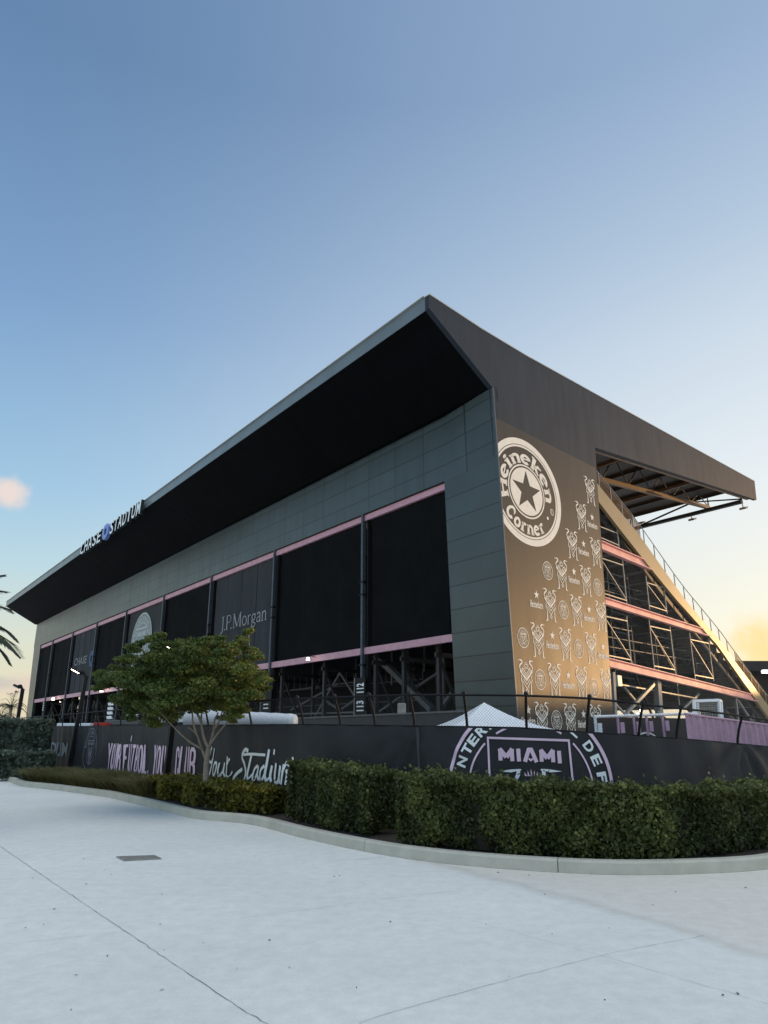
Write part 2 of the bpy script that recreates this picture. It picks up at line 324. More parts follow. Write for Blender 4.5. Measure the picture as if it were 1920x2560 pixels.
def vnoise(p, sc_, seed=0):
    """cheap smooth 3-D noise for clumps, about -1..1"""
    r = np.random.default_rng(seed); out_ = np.zeros(len(p))
    for k in range(7):
        d = r.normal(size=3); d /= np.linalg.norm(d); out_ += np.sin((p @ d) * sc_ * r.uniform(.7, 1.6) + r.uniform(0, 6.28))
    return out_ / 3.2

# ================================================================ GROUND
g = MB(); g.add([(-900, -60, 0), (900, -60, 0), (900, 1500, 0), (-900, 1500, 0)], [(0, 1, 2, 3)])
tag(g.build('ground', M['concrete']), kind='structure')
# curb line (ground contact of its outer face)
curb_px = [(-160, 1925), (0, 1945), (50, 1966), (130, 1974), (270, 1993), (400, 2025), (490, 2049), (605, 2057), (660, 2068), (745, 2093), (860, 2119), (990, 2144), (1140, 2163), (1300, 2176), (1480, 2187), (1600, 2189), (1690, 2187), (1800, 2183), (1920, 2176)]
curb = [atZ(x, y, 0)[:2] for x, y in curb_px] + [np.array([7.0, 11.6]), np.array([10.5, 15.0])]
def resample(pts, step):
    pts = np.array(pts); d = np.r_[0, np.cumsum(np.linalg.norm(np.diff(pts, axis=0), axis=1))]
    n = max(2, int(d[-1] / step)); t = np.linspace(0, d[-1], n)
    return np.stack([np.interp(t, d, pts[:, i]) for i in range(pts.shape[1])], 1)
def smooth(p, k=2):
    p = np.array(p)
    for _ in range(k): p[1:-1] = (p[:-2] + 2 * p[1:-1] + p[2:]) / 4
    return p
cp = smooth(resample(curb, .25), 3)
def offset(path, d):
    t = np.gradient(path, axis=0); t /= np.linalg.norm(t, axis=1)[:, None]
    return path + np.stack([-t[:, 1], t[:, 0]], 1) * d      # to the left of travel
segs = 12; i0 = 0
prof = [(0, 0), (.012, .125), (.035, .15), (.155, .15), (.17, .14), (.17, 0)]
lines = [offset(cp, d) for d, z in prof]
cs = MB(); n = len(cp); per = 12
for s0 in range(0, n - 1, per):
    s1 = min(n - 1, s0 + per); idx = list(range(s0, s1 + 1)); vs = []
    for q, i in enumerate(idx):
        for k, (d, z) in enumerate(prof):
            p = lines[k][i].copy()
            if q == len(idx) - 1 and i > 0: p = p + (lines[k][i - 1] - p) * .04
            vs.append((p[0], p[1], z + .002))
    m_ = len(prof); fs = [(q * m_ + k, (q + 1) * m_ + k, (q + 1) * m_ + k + 1, q * m_ + k + 1) for q in range(len(idx) - 1) for k in range(m_ - 1)]
    fs += [tuple(range(m_)), tuple(range((len(idx) - 1) * m_, len(idx) * m_))[::-1]]
    cs.add(vs, fs)
tag(cs.build('kerb', M['curb']), kind='structure')
# planting bed behind the kerb
bed = MB(); inner = offset(cp, .168); back = offset(cp, 6.0)
bi = [(p[0], p[1], .10) for p in inner]
far_edge = [(14, 26, .10), (3, 22, .10), (-6, 34, .10), (-16, 46, .10), (-30, 42, .10)]
bed.add(bi + far_edge, [tuple(range(len(bi) + len(far_edge)))])
tag(bed.build('planting_bed', M['soil']), kind='structure')
# saw-cut joints in the concrete
jb = MB()
def joint(pts, wd=.010, jit=.004):
    q = resample(np.array([atZ(x, y, 0)[:2] for x, y in pts]), .08)
    q = q + rng.normal(size=q.shape) * jit; w_ = wd * rng.uniform(.5, 1.3, len(q)); l_ = offset(q, .5)[:] - q
    a_ = q + l_ * w_[:, None]; b_ = q - l_ * w_[:, None]
    k = len(q); jb.add([(x, y, .004) for x, y in a_] + [(x, y, .004) for x, y in b_], [(i, i + 1, k + i + 1, k + i) for i in range(k - 1)])
joint([(-40, 2085), (0, 2116), (130, 2205), (310, 2327), (480, 2440), (560, 2495), (670, 2562), (760, 2620)], .0055)
joint([(-40, 2368), (0, 2362), (160, 2347), (315, 2329)], .003)
joint([(600, 2296), (750, 2277), (1000, 2243), (1160, 2225)], .004)
joint([(900, 2560), (940, 2543), (1100, 2497), (1300, 2442), (1520, 2385), (1640, 2362), (1760, 2340)], .0035)
joint([(1130, 2290), (1280, 2330), (1520, 2395), (1920, 2510)], .0025)
joint([(820, 2152), (880, 2150), (965, 2143)], .006, .002)
tag(jb.build('pavement_joints', M['joint']), kind='structure')
lidr = empty('drain_cover', atZ(347, 2146, 0), 'grey rectangular drain cover set flush in the pale concrete', 'drain cover')
lq = [atZ(x, y, .006) for x, y in [(292, 2142), (385, 2139), (402, 2147), (312, 2152)]]
lb = MB(); lb.prism([p + np.array([0, 0, -.004]) for p in lq], (0, 0, .006)); lb.build('lid', M['lid'], lidr)
fr = MB()
for i in range(4): fr.beam(lq[i] + [0, 0, .003], lq[(i + 1) % 4] + [0, 0, .003], .02, .008)
fr.build('frame', M['galv'], lidr)
# a little leaf litter lying about
lt = MB()
for i in range(42):
    x, y = rng.uniform(30, 1880), 2140 + 400 * rng.uniform(0, 1) ** 1.3
    c = atZ(x, y, .006); s_ = rng.uniform(.008, .022); a_ = rng.uniform(0, 6.28); d = np.array([math.cos(a_), math.sin(a_), 0]) * s_; e = np.array([-d[1], d[0], 0]) * rng.uniform(.25, .6)
    lt.add([c - d, c + e + [0, 0, .006], c + d, c - e], [(0, 1, 2, 3)])
tag(lt.build('leaf_litter', M['litter']), 'tiny dry leaves and twigs scattered over the pale concrete', 'leaf litter', kind='stuff')

# ================================================================ STADIUM
ST = empty('stadium_stand', C0, 'large black stadium stand with overhanging roof, pink beams and printed end wall', 'stadium')
LEN = 108.8
def pA(pts, b0=0.0): return [P(a, b0, z) for a, z in pts]
# --- facade wall: frame round the long opening
fw = MB()
def slabA(pts, t=.45, b0=0.0): fw.prism([P(a, b0, z) for a, z in pts], UB * t, uv=[(a, z) for a, z in pts])
def blean(a, z):
    b = (.40 - .78 * z / 18.89) * max(0.0, 1 - max(a - .3, 0) / 4.0)
    return b
def slabG(c00, c10, c11, c01, du, dz, fx, na, nz):
    vs = []; uv = []
    for t_ in (0, .45):
        for j in range(nz + 1):
            for i in range(na + 1):
                u_, v_ = i / na, j / nz
                p = np.array(c00) * (1 - u_) * (1 - v_) + np.array(c10) * u_ * (1 - v_) + np.array(c11) * u_ * v_ + np.array(c01) * (1 - u_) * v_
                vs.append(P(p[0], blean(p[0], p[1]) + t_, p[1])); uv.append((p[0] * fx + du, p[1] + dz))
    m_ = na + 1; K_ = m_ * (nz + 1)
    fs = [(j * m_ + i, j * m_ + i + 1, (j + 1) * m_ + i + 1, (j + 1) * m_ + i) for j in range(nz) for i in range(na)]
    rim = [i for i in range(na + 1)] + [j * m_ + na for j in range(1, nz + 1)] + [nz * m_ + i for i in range(na - 1, -1, -1)] + [j * m_ for j in range(nz - 1, 0, -1)]
    fs += [tuple(i + K_ for i in f) for f in fs] + [(rim[i], rim[(i + 1) % len(rim)], rim[(i + 1) % len(rim)] + K_, rim[i] + K_) for i in range(len(rim))]
    fw.add(vs, fs, uv)
slabG((-.02, 15.03), (4.32, 15.03), (4.32, 18.99), (-.02, 18.99), 1.56, -1.138, .5, 4, 3)
slabG((4.32, 15.03), (LEN, 15.03), (LEN, 18.99), (4.32, 18.99), -.6, -1.138, 1, 2, 2)
slabG((-.02, 0), (3.85, 0), (4.32, 15.03), (-.02, 15.03), .9, -.33, .25, 4, 14)
slabG((103.0, 0), (106.6, 0), (LEN - .3, 15.03), (103.75, 15.03), -.6, -.33, 1, 2, 4)
FW = fw.build('facade_wall', M['facade'], ST)
# reveal lining of the opening
rv = MB(); rv.beam(P(4.42, .25, 15.0), P(103.6, .25, 15.0), .5, .06); rv.build('opening_head', M['black'], ST)
# --- end wall, one coplanar face with the roof end
ew = MB()
pe = [(.40, 0), (9.35, 0), (10.29, 18.63), (41.02, 22.3), (41.31, 24.2), (24, 23.25), (11.87, 22.6), (3, 22.15), (-1.13, 22.07), (-5.34, 22.16), (-5.36, 21.40), (-.38, 18.89)]
pe2 = [(.41, 0), (9.35, 0), (10.29, 18.63), (-.368, 18.89)]
pe3 = [(-.38, 18.89), (10.29, 18.63), (41.02, 22.3), (41.31, 24.2), (24, 23.25), (11.87, 22.6), (3, 22.15), (-1.13, 22.07), (-5.34, 22.16), (-5.36, 21.40)]
ew.prism([P(-.02, b, z) for b, z in pe2], UA * .3, uv=pe2); EW = ew.build('end_wall', M['endwall'], ST)
ef = MB(); ef.prism([P(-.02, b, z) for b, z in pe3], UA * .3, uv=pe3); EF = ef.build('roof_end_fascia', M['endwall'], ST)
tr = MB()
top = pe3[3:9]
for (b0, z0), (b1, z1) in zip(top[:-1], top[1:]): tr.beam(P(.1, b0, z0 + .03), P(.1, b1, z1 + .03), .30, .05)
tr.build('roof_edge_trim', M['trim'], ST)
ct = MB(); ct.beam(P(-.015, .395, 0), P(-.015, -.375, 18.9), .075, .075, up=UB); ct.build('corner_trim', M['steelblue'], ST)
# --- printed wrap on the end wall
wr = MB(); wq = [(.42, 0), (9.33, 0), (10.12, 17.2), (-.30, 17.22)]
wr.prism([P(-.035, b, z) for b, z in wq], UA * .012, uv=wq); WR = wr.build('printed_wrap', M['wrap'], ST)
# --- soffit, long fascia, roof
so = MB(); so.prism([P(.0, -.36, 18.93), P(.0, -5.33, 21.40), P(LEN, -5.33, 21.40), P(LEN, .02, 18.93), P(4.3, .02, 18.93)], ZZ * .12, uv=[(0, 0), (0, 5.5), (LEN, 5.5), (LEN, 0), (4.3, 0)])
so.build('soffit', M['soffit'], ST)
ff = MB(); ff.prism([P(.28, -5.36, 21.40), P(.28, -5.36, 22.16), P(LEN, -5.36, 22.16), P(LEN, -5.36, 21.40)], UB * .1); ff.build('long_fascia', M['fascia'], ST)
ft = MB(); ft.beam(P(.3, -5.36, 22.19), P(LEN, -5.36, 22.19), .2, .05); ft.build('gutter_edge', M['trim'], ST)
rf = MB()
rp = [(-5.2, 22.05), (3, 22.05), (11.87, 22.45), (40.4, 23.95), (40.4, 23.5), (11.87, 22.1), (3, 21.75), (-5.2, 21.75)]
rf.prism([P(.3, b, z) for b, z in rp], UA * (LEN - .3), uv=[(b, 0) for b, z in rp])
# uv along a for ribs
RF = rf.build('roof_deck', M['roofunder'], ST)
fe = MB(); fe.prism([P(LEN, b, z) for b, z in [(-5.3, 21.45), (-.3, 18.95), (10, 18.7), (40, 22.3), (40, 23.9), (-5.3, 22.1)]], UA * .3); fe.build('far_roof_fascia', M['endwall'], ST)
def zr(b): return 22.1 + (b - 11.87) * 1.4 / 28.5     # underside of the roof deck
for k, a in enumerate([.55] + [4.3 + 11.85 * i for i in range(9)]):
    bm_ = MB()
    bot = lambda b: 18.66 + (b - 10.29) * .1195
    for b0 in np.arange(10.3, 40, 4.24):
        b1 = min(b0 + 4.24, 40.2)
        bm_.beam(P(a, b0, bot(b0) + .2), P(a, b1, bot(b1) + .2), .25, .34)
    tro = bm_.build('roof_truss', M['warm_brown'] if k < 2 else M['roofunder'], ST); bm_ = MB()
    for b0 in np.arange(10.3, 40, 4.24):
        b1 = min(b0 + 4.24, 40.2)
        bm_.beam(P(a, b0, bot(b0) + .3), P(a, (b0 + b1) / 2, zr((b0 + b1) / 2) - .1), .07)
        bm_.beam(P(a, (b0 + b1) / 2, zr((b0 + b1) / 2) - .1), P(a, b1, bot(b1) + .3), .07)
    bm_.build('truss_web', M['steel'], tro)
for b in np.arange(12, 40, 3.4):
    pu = MB(); pu.ibeam(P(.6, b, zr(b) - .16), P(LEN, b, zr(b) - .16), .14, .3); pu.build('purlin', M['roofunder'], ST)
for b, dz in ((17.5, 1.9), (29.5, 1.35)):
    pu = MB(); pu.beam(P(.6, b, zr(b) - dz), P(60, b, zr(b) - dz), .16, .22); pu.build('longitudinal_tie', M['warm_brown'], ST)
ch = MB(); ch.beam(P(.9, 39.6, 22.05), P(LEN, 39.5, 22.0), .42, .30); ch.build('front_chord', M['steel'], ST)
ds = MB()
for i in range(9):
    a = .9 + i * 11.9; ds.beam(P(a, 39.6, 22.2), P(a + .2, 40.2, 23.5), .12); ds.beam(P(a, 39.6, 22.3), P(a + 5, 40.3, 23.45), .12)
    ds.beam(P(a + 11.4, 39.6, 22.1), P(a + 5, 40.3, 23.45), .14)
ds.build('chord_bracing', M['steel'], ST)
for a, dz in ((.9, -.55), (6.0, -.42), (12.5, -.75), (13.6, -.7), (11.6, .55)):
    fl = MB(); c = P(a, 39.7, 21.95 + dz); fl.beam(P(a, 39.6, 21.95), c + [0, 0, .1], .07)
    fl.prism([c + UA * -.35 + UB * .3, c + UA * .35 + UB * .3, c + UA * .3 - UB * .25 + ZZ * -.15, c + UA * -.3 - UB * .25 + ZZ * -.15], ZZ * .22 + UB * .06)
    fl.build('floodlight', M['galv'], ST)

# --- long opening: pink beams, columns, screens
colA = [4.3, 12.18, 24.03, 35.88, 47.75, 59.75, 71.6, 83.4, 95.2, 103.5]
ub = MB(); ub.prism([P(4.3, .12, 14.60), P(4.3, .12, 15.0), P(103.6, .12, 14.9), P(103.6, .12, 14.45)], UB * .2); ub.build('upper_beam', M['pink'], ST)
lb_ = MB(); lb_.prism([P(3.95, .12, 6.14), P(3.96, .12, 6.53), P(103.1, .12, 6.40), P(103.1, .12, 5.9)], UB * .25); lb_.build('lower_beam', M['pink'], ST)
for a in colA[1:-1]:
    cm = MB(); cm.beam(P(a, .10, 0), P(a + .1, .10, 15.02), .16, .30, up=UB); cm.build('column', M['steelblue'], ST)
    cb = MB()
    cb.beam(P(a - .38, .30, 0), P(a - .3, .30, 15.0), .08, .34, up=UB); cb.beam(P(a + .3, .32, 0), P(a + .4, .32, 15.0), .08, .34, up=UB)
    for z in (2.2, 5.5, 9.8, 10.6): cb.beam(P(a - .22, .04, z), P(a + .26, .04, z), .26, .1)
    cb.build('column_edge', M['black'], ST)
screens = []
for i in range(9):
    a0, a1 = colA[i] + (.03 if i == 0 else .42), colA[i + 1] - (.05 if i == 8 else .42)
    s_ = MB(); z0, z1 = 6.38, 14.74; nx, nz = 14, 10
    dk = i not in (2, 6)
    vs = []; uv = []
    for j in range(nz + 1):
        for k in range(nx + 1):
            fx, fz = k / nx, j / nz
            x = a0 + (a1 - a0) * fx + (.12 * (1 if fx == 0 else -1 if fx == 1 else 0)) * abs(math.sin(fz * 3.1 * 7 + i))
            z = z0 + (z1 - z0) * fz + (.10 * (-1 if fz == 1 else 1 if fz == 0 else 0)) * abs(math.sin(fx * 3.1 * 6))
            vs.append(P(x, .34 + .03 * math.sin(fx * 19 + i) * math.sin(fz * 3), z - (a0 + a1) / 2 * .0008)); uv.append((x, z))
    m_ = nx + 1
    s_.add(vs, [(j * m_ + k, j * m_ + k + 1, (j + 1) * m_ + k + 1, (j + 1) * m_ + k) for j in range(nz) for k in range(nx)], uv)
    if i in (4,): mt = M['mesh_mid'] = mat('charcoal_screen_mesh', (.024, .025, .027), .8, var=.15)
    else: mt = M['mesh_dark'] if dk else M['mesh_grey']
    so_ = s_.build('mesh_screen', mt, ST); screens.append(so_)
    sm = MB()       # sewn seams
    for fx in ((.02,) if dk else (.27, .52, .77)): sm.beam(P(a0 + (a1 - a0) * fx, .325, z0 + .1), P(a0 + (a1 - a0) * fx, .325, z1 - .1), .012, .04, up=UB)
    sm.build('seam', mt, so_)

# --- lettering tools
def text2d(s, bold=0.0, xs=1.0, shear=0.0, size=1.0, align='CENTER', res=3, sp=1.0):
    """flat triangulated text: verts (n,2) and faces"""
    c = bpy.data.curves.new('t', 'FONT'); c.body = s; c.size = size; c.offset = bold; c.align_x = align; c.shear = shear; c.resolution_u = res; c.space_character = sp; c.fill_mode = 'FRONT'
    o = bpy.data.objects.new('t', c); COL.objects.link(o); dg = bpy.context.evaluated_depsgraph_get(); dg.update()
    me = bpy.data.meshes.new_from_object(o.evaluated_get(dg)); v = np.array([(x.co.x * xs, x.co.y) for x in me.vertices]); f = [tuple(p.vertices) for p in me.polygons]
    bpy.data.objects.remove(o); bpy.data.curves.remove(c); bpy.data.meshes.remove(me)
    return v, f
def fit(v, x0, x1, y0, y1):
    v = v.copy(); mn, mx = v.min(0), v.max(0)
    v[:, 0] = x0 + (v[:, 0] - mn[0]) / (mx[0] - mn[0]) * (x1 - x0); v[:, 1] = y0 + (v[:, 1] - mn[1]) / (mx[1] - mn[1]) * (y1 - y0); return v
def put(mb, v, f, fn): mb.add([fn(x, y) for x, y in v], f)
def stroke(pts, wd, closed=False):
    """polyline as a flat ribbon (width may be a list)"""
    p = np.array(pts, float); n = len(p); q = np.vstack([p, p[:1]]) if closed else p
    if closed: t = np.roll(p, -1, 0) - np.roll(p, 1, 0)
    else: t = np.gradient(p, axis=0)
    t /= (np.linalg.norm(t, axis=1)[:, None] + 1e-9); nn = np.stack([-t[:, 1], t[:, 0]], 1)
    w_ = (np.array(wd) if hasattr(wd, '__len__') else np.full(n, wd))[:, None] / 2
    # mitre
    if n > 2:
        seg = np.diff(p if not closed else np.vstack([p, p[:1]]), axis=0); seg /= (np.linalg.norm(seg, axis=1)[:, None] + 1e-9)
        for i in range(1, n - 1):
            c_ = abs(np.dot(nn[i], np.array([-seg[i][1], seg[i][0]]))); w_[i] = w_[i] / max(.45, c_)
    v = np.vstack([p + nn * w_, p - nn * w_]); m_ = n if closed else n - 1
    return v, [(i, (i + 1) % n, n + (i + 1) % n, n + i) for i in range(m_)]
def arc(cx, cy, r, a0, a1, n=40, ry=None):
    a = np.radians(np.linspace(a0, a1, n)); return np.stack([cx + r * np.cos(a), cy + (ry or r) * np.sin(a)], 1)
def curve(pts, n=8):
    """Catmull-Rom through pts"""
    p = np.array(pts, float); p = np.vstack([2 * p[0] - p[1], p, 2 * p[-1] - p[-2]]); o = []
    for i in range(1, len(p) - 2):
        for t in np.linspace(0, 1, n, endpoint=False):
            o.append(.5 * ((2 * p[i]) + (-p[i - 1] + p[i + 1]) * t + (2 * p[i - 1] - 5 * p[i] + 4 * p[i + 1] - p[i + 2]) * t * t + (-p[i - 1] + 3 * p[i] - 3 * p[i + 1] + p[i + 2]) * t ** 3))
    o.append(p[-2]); return np.array(o)
# slab-serif lettering drawn with strokes: glyph = list of (points, width factor); box 1 high (x-height .68)
W0 = .17
def ell(cx, cy, rx, ry, a0=0, a1=360, n=22): a = np.radians(np.linspace(a0, a1, n)); return np.stack([cx + rx * np.cos(a), cy + ry * np.sin(a)], 1)
X = .68
GL = {
 'H': (.86, [([(.17, .04), (.17, .96)], 1), ([(.69, .04), (.69, .96)], 1), ([(.17, .5), (.69, .5)], .7), ([(.02, .05), (.34, .05)], .6), ([(.52, .05), (.84, .05)], .6), ([(.02, .95), (.34, .95)], .6), ([(.52, .95), (.84, .95)], .6)]),
 'e': (.62, [(ell(.3, .34, .235, .29, 8, 318), 1), ([(.1, .37), (.52, .40)], .55)]),
 'i': (.36, [([(.19, .04), (.19, X)], 1), ([(.03, .05), (.35, .05)], .6), ([(.03, X - .05), (.2, X - .05)], .6), (ell(.18, .86, .045, .045, 0, 360, 10), .7)]),
 'n': (.72, [([(.17, .04), (.17, X)], 1), (np.vstack([ell(.36, .42, .2, .2, 170, 0, 12), [(.56, .04)]]), 1), ([(.03, .05), (.31, .05)], .6), ([(.44, .05), (.70, .05)], .6), ([(.03, X - .05), (.2, X - .05)], .6)]),
 'k': (.70, [([(.17, .04), (.17, .96)], 1), ([(.17, .30), (.55, .64)], .8), ([(.28, .40), (.58, .05)], 1), ([(.03, .05), (.31, .05)], .6), ([(.44, .05), (.70, .05)], .6), ([(.03, .94), (.2, .94)], .6), ([(.4, .64), (.66, .64)], .55)]),
 'C': (.84, [(ell(.42, .5, .33, .42, 42, 325, 26), 1.1), ([(.69, .60), (.69, .9)], .6)]),
 'o': (.66, [(ell(.33, .34, .23, .29, 0, 360, 26), 1)]),
 'r': (.56, [([(.17, .04), (.17, X)], 1), (ell(.37, .40, .2, .22, 175, 50, 10), 1), ([(.03, .05), (.33, .05)], .6), ([(.03, X - .05), (.2, X - .05)], .6)]),
}
def slab_word(s, wd=W0):
    x = 0; v_ = []; f_ = []
    for c in s:
        adv, st = GL[c]
        for pts, k in st:
            v, f = stroke(np.array(pts), wd * k); v = v + [x, 0]; f_ += [tuple(i + len(v_) for i in q) for q in f]; v_ += [tuple(p) for p in v]
        x += adv + .03
    return np.array(v_), f_, x
def star(cx, cy, r, rot=90, inner=.40):
    v = []
    for k in range(10):
        a = math.radians(rot + k * 36); q = r if k % 2 == 0 else r * inner; v.append((cx + q * math.cos(a), cy + q * math.sin(a)))
    v.append((cx, cy)); return np.array(v), [(k, (k + 1) % 10, 10) for k in range(10)]
def onwall(off=.05): return lambda b, z: P(-off, b, z)

# big round brand mark, cut by the wall's corner
BX, BZ = 2.22, 13.76; ROX, ROZ = 3.36, 2.93
def wall_left(z): return .40 - (.78) * z / 18.89 + .03
def clipB(bm_obj):      # cut what would stick out past the corner
    me = bm_obj.data; bm = bmesh.new(); bm.from_mesh(me); base = np.array(bm_obj['_w'])
    p0 = P(0, wall_left(10.8), 10.8) - base; p1 = P(0, wall_left(16.8), 16.8) - base; d = p1 - p0
    nrm = np.cross(d, nB); nrm /= np.linalg.norm(nrm)
    if np.dot(nrm, UB) < 0: nrm = -nrm
    bmesh.ops.bisect_plane(bm, geom=bm.verts[:] + bm.edges[:] + bm.faces[:], plane_co=p0, plane_no=nrm, clear_inner=True); bm.to_mesh(me); bm.free()
E_ = lambda ang, fx, off=0: (BX + ROX * fx * math.cos(math.radians(ang)), BZ + ROZ * fx * math.sin(math.radians(ang)))
bm1 = MB(); fnw = onwall(.045)
def ellring(mb, f0, f1, fn, n=90):
    a = np.linspace(0, 2 * math.pi, n, endpoint=False)
    o1 = [fn(BX + ROX * f0 * math.cos(t), BZ + ROZ * f0 * math.sin(t)) for t in a]; o2 = [fn(BX + ROX * f1 * math.cos(t), BZ + ROZ * f1 * math.sin(t)) for t in a]
    mb.add(o1 + o2, [(i, (i + 1) % n, n + (i + 1) % n, n + i) for i in range(n)])
ellring(bm1, 1.0, .885, fnw); ellring(bm1, .872, .835, fnw); ellring(bm1, .505, .475, fnw)
# inner disc with a star left open: ring pieces between star outline and circle
n_ = 100; sv, _ = star(0, 0, 1, 90, .40)
def star_r(ang):
    ang = (ang - 90) % 72; ang = ang if ang <= 36 else 72 - ang
    A, B_ = np.array([1, 0]), .40 * np.array([math.cos(math.radians(36)), math.sin(math.radians(36))])
    d = np.array([math.cos(math.radians(ang)), math.sin(math.radians(ang))]); M_ = np.array([d, A - B_]).T
    return float(np.linalg.solve(M_, A)[0])
angs = np.linspace(0, 360, 181)[:-1]; i1 = []; i2 = []
for t in angs:
    r_ = min(star_r(t) * .405, .435); i1.append(fnw(*E_(t, r_))); i2.append(fnw(*E_(t, .445)))
bm1.add(i1 + i2, [(i, (i + 1) % 180, 180 + (i + 1) % 180, 180 + i) for i in range(180)])
def arcword(mb, s, ang0, ang1, rbase, h, fn, outward=True, wd=W0):
    """slab lettering bent along the ellipse; ang0->ang1 reading direction"""
    v, f, tot = slab_word(s, wd)
    pts = []
    for x, y in v:
        t = ang0 + (ang1 - ang0) * x / tot; fr_ = rbase + (y * h if outward else -y * h)
        pts.append(fn(*E_(t, fr_)))
    mb.add(pts, f)
arcword(bm1, 'Heineken', 205, -8, .535, .255, fnw, True, .20)
arcword(bm1, 'Corner', 218, 308, .80, .255, fnw, False, .20)
dv, df = stroke(arc(0, 0, .05, 0, 360, 12), .09, False); 
bx_, bz_ = E_(-33, .67); bm1.add([fnw(bx_ + x, bz_ + y) for x, y in dv], df)
rx_, rz_ = E_(-17, .735); v, f = stroke(arc(0, 0, .17, 0, 360, 20), .035); bm1.add([fnw(rx_ + x, rz_ + y) for x, y in v], f)
v, f = text2d('R'); v = fit(v, -.07, .07, -.1, .1); bm1.add([fnw(rx_ + x, rz_ + y) for x, y in v], f)
o = bm1.build('round_brand_mark', M['mark'], WR); clipB(o)

# heron emblem (two birds back to back round a sun), box 1.32 wide, 1.72 high, origin at top centre
def heron(mb, cx, ct, s, fn, wk=1.0, mapf=None):
    Wd = .062 * wk
    def q(pts, wd=Wd, closed=False):
        v, f = stroke(pts, wd, closed); mb.add([fn(cx + x * s, ct + y * s) for x, y in v], f)
    for m_ in (-1, 1):
        # beak + head + S neck
        q(curve([(m_ * .66, -.05), (m_ * .50, -.03), (m_ * .36, -.05), (m_ * .30, -.11), (m_ * .36, -.18), (m_ * .47, -.24), (m_ * .54, -.34), (m_ * .50, -.46), (m_ * .40, -.56)], 5), [.03 * wk] * 6 + [Wd * 1.25] * 6 + [Wd * 1.25] * 29)
        # wing: nested chevrons down to the middle
        q([(m_ * .53, -.38), (m_ * .50, -.56), (0, -.98)], Wd * 1.1)
        q([(m_ * .42, -.50), (m_ * .34, -.66), (0, -.88)], Wd * .8)
        q([(m_ * .38, -.46), (m_ * .22, -.62), (m_ * .0, -.78)], Wd * .8)
        q([(m_ * .16, -.52), (m_ * .0, -.68)], Wd * .8)
        q([(m_ * .36, -.40), (m_ * .22, -.44), (m_ * .16, -.52)], Wd * .8)
        # legs and tail lattice
        q([(m_ * .44, -.74), (m_ * .40, -.84), (m_ * .46, -.98), (m_ * .36, -1.10), (m_ * .36, -1.68), (m_ * .52, -1.70)], Wd * .75)
        q([(m_ * .36, -.98), (0, -1.38), (-m_ * .1, -1.47), (0, -1.57)], Wd * .7)
        q([(m_ * .28, -.90), (0, -1.16)], Wd * .7)
    q(arc(0, -.30, .105, 0, 360, 14), Wd * .7)
    for k in range(9):
        a = math.radians(-40 + k * 32.5); q([(.15 * math.cos(a), -.30 + .15 * math.sin(a)), (.215 * math.cos(a), -.30 + .215 * math.sin(a))], Wd * .6)
def small_logo(mb, cx, cz, fn):
    v, f = star(cx + .05, cz + .32, .24, 90); mb.add([fn(x, y) for x, y in v], f)
    v, f, tot = slab_word('Heineken', .2); v = fit(v, cx - .58, cx + .58, cz - .36, cz + .0); mb.add([fn(x, y) for x, y in v], f)
def small_crest(mb, cx, cz, fn, r=.49, k=1.0):
    def q(pts, wd): v, f = stroke(pts, wd); mb.add([fn(cx + x * r, cz + y * r) for x, y in v], f)
    q(arc(0, 0, .97, 0, 360, 36), .075 * k); q(arc(0, 0, .60, -30, 210, 24), .05 * k); q(arc(0, 0, .60, 235, 305, 10), .05 * k)
    rr_ = random.Random(5)
    for t in list(range(150, 20, -13)) + list(range(200, 345, 14)):   # ring of lettering
        a0 = math.radians(t); 
        for dr in (.70, .80): q([((dr) * math.cos(a0 - .05), dr * math.sin(a0 - .05)), ((dr + .02) * math.cos(a0 + .05), (dr + .02) * math.sin(a0 + .05))], .05 * k)
        q([(.68 * math.cos(a0), .68 * math.sin(a0)), (.84 * math.cos(a0), .84 * math.sin(a0))], .05 * k)
    q([(-.42, .30), (.42, .30)], .05 * k); q([(-.42, .05), (-.42, .42), (.42, .42), (.42, .05)], .05 * k); q([(-.42, .05), (-.42, -.3), (0, -.52), (.42, -.3), (.42, .05)], .05 * k)
    for m_ in (-1, 1): q([(m_ * .34, .12), (m_ * .16, .14), (m_ * .22, -.05), (0, -.35)], .07 * k); q([(m_ * .1, .1), (m_ * .06, -.1)], .05 * k)
rows = [(16.30, [9.12]), (14.42, [7.81]), (12.50, [6.51, 9.15]), (10.60, [5.13, 7.71]), (8.76, [3.77, 6.40, 9.10]), (6.84, [2.42, 5.01, 7.67]), (4.95, [1.19, 3.71, 6.34, 8.98]), (3.02, [2.33, 4.93, 7.51])]
def clip_right(o_):
    me = o_.data; bm = bmesh.new(); bm.from_mesh(me); base = np.array(o_['_w'])
    p0 = P(0, 9.33, 0) - base; p1 = P(0, 10.12, 17.2) - base; nrm = np.cross(p1 - p0, nB); nrm /= np.linalg.norm(nrm)
    if np.dot(nrm, UB) < 0: nrm = -nrm
    bmesh.ops.bisect_plane(bm, geom=bm.verts[:] + bm.edges[:] + bm.faces[:], plane_co=p0 - nrm * .02, plane_no=nrm, clear_outer=True); bm.to_mesh(me); bm.free()
for z, bs in rows:
    for b in bs:
        h = MB(); heron(h, b, z, .99, fnw, 1.0); o = h.build('heron_emblem', M['mark'], WR); clip_right(o)
for b, z in [(9.01, 13.48), (7.71, 11.61), (6.38, 9.78), (2.46, 7.97), (7.7, 7.83), (3.70, 6.02), (8.9, 5.86), (4.97, 4.10), (1.14, 2.30), (6.2, 2.19)]:
    h = MB(); small_logo(h, b, z, fnw); o = h.build('brand_lettering', M['mark'], WR); clip_right(o)
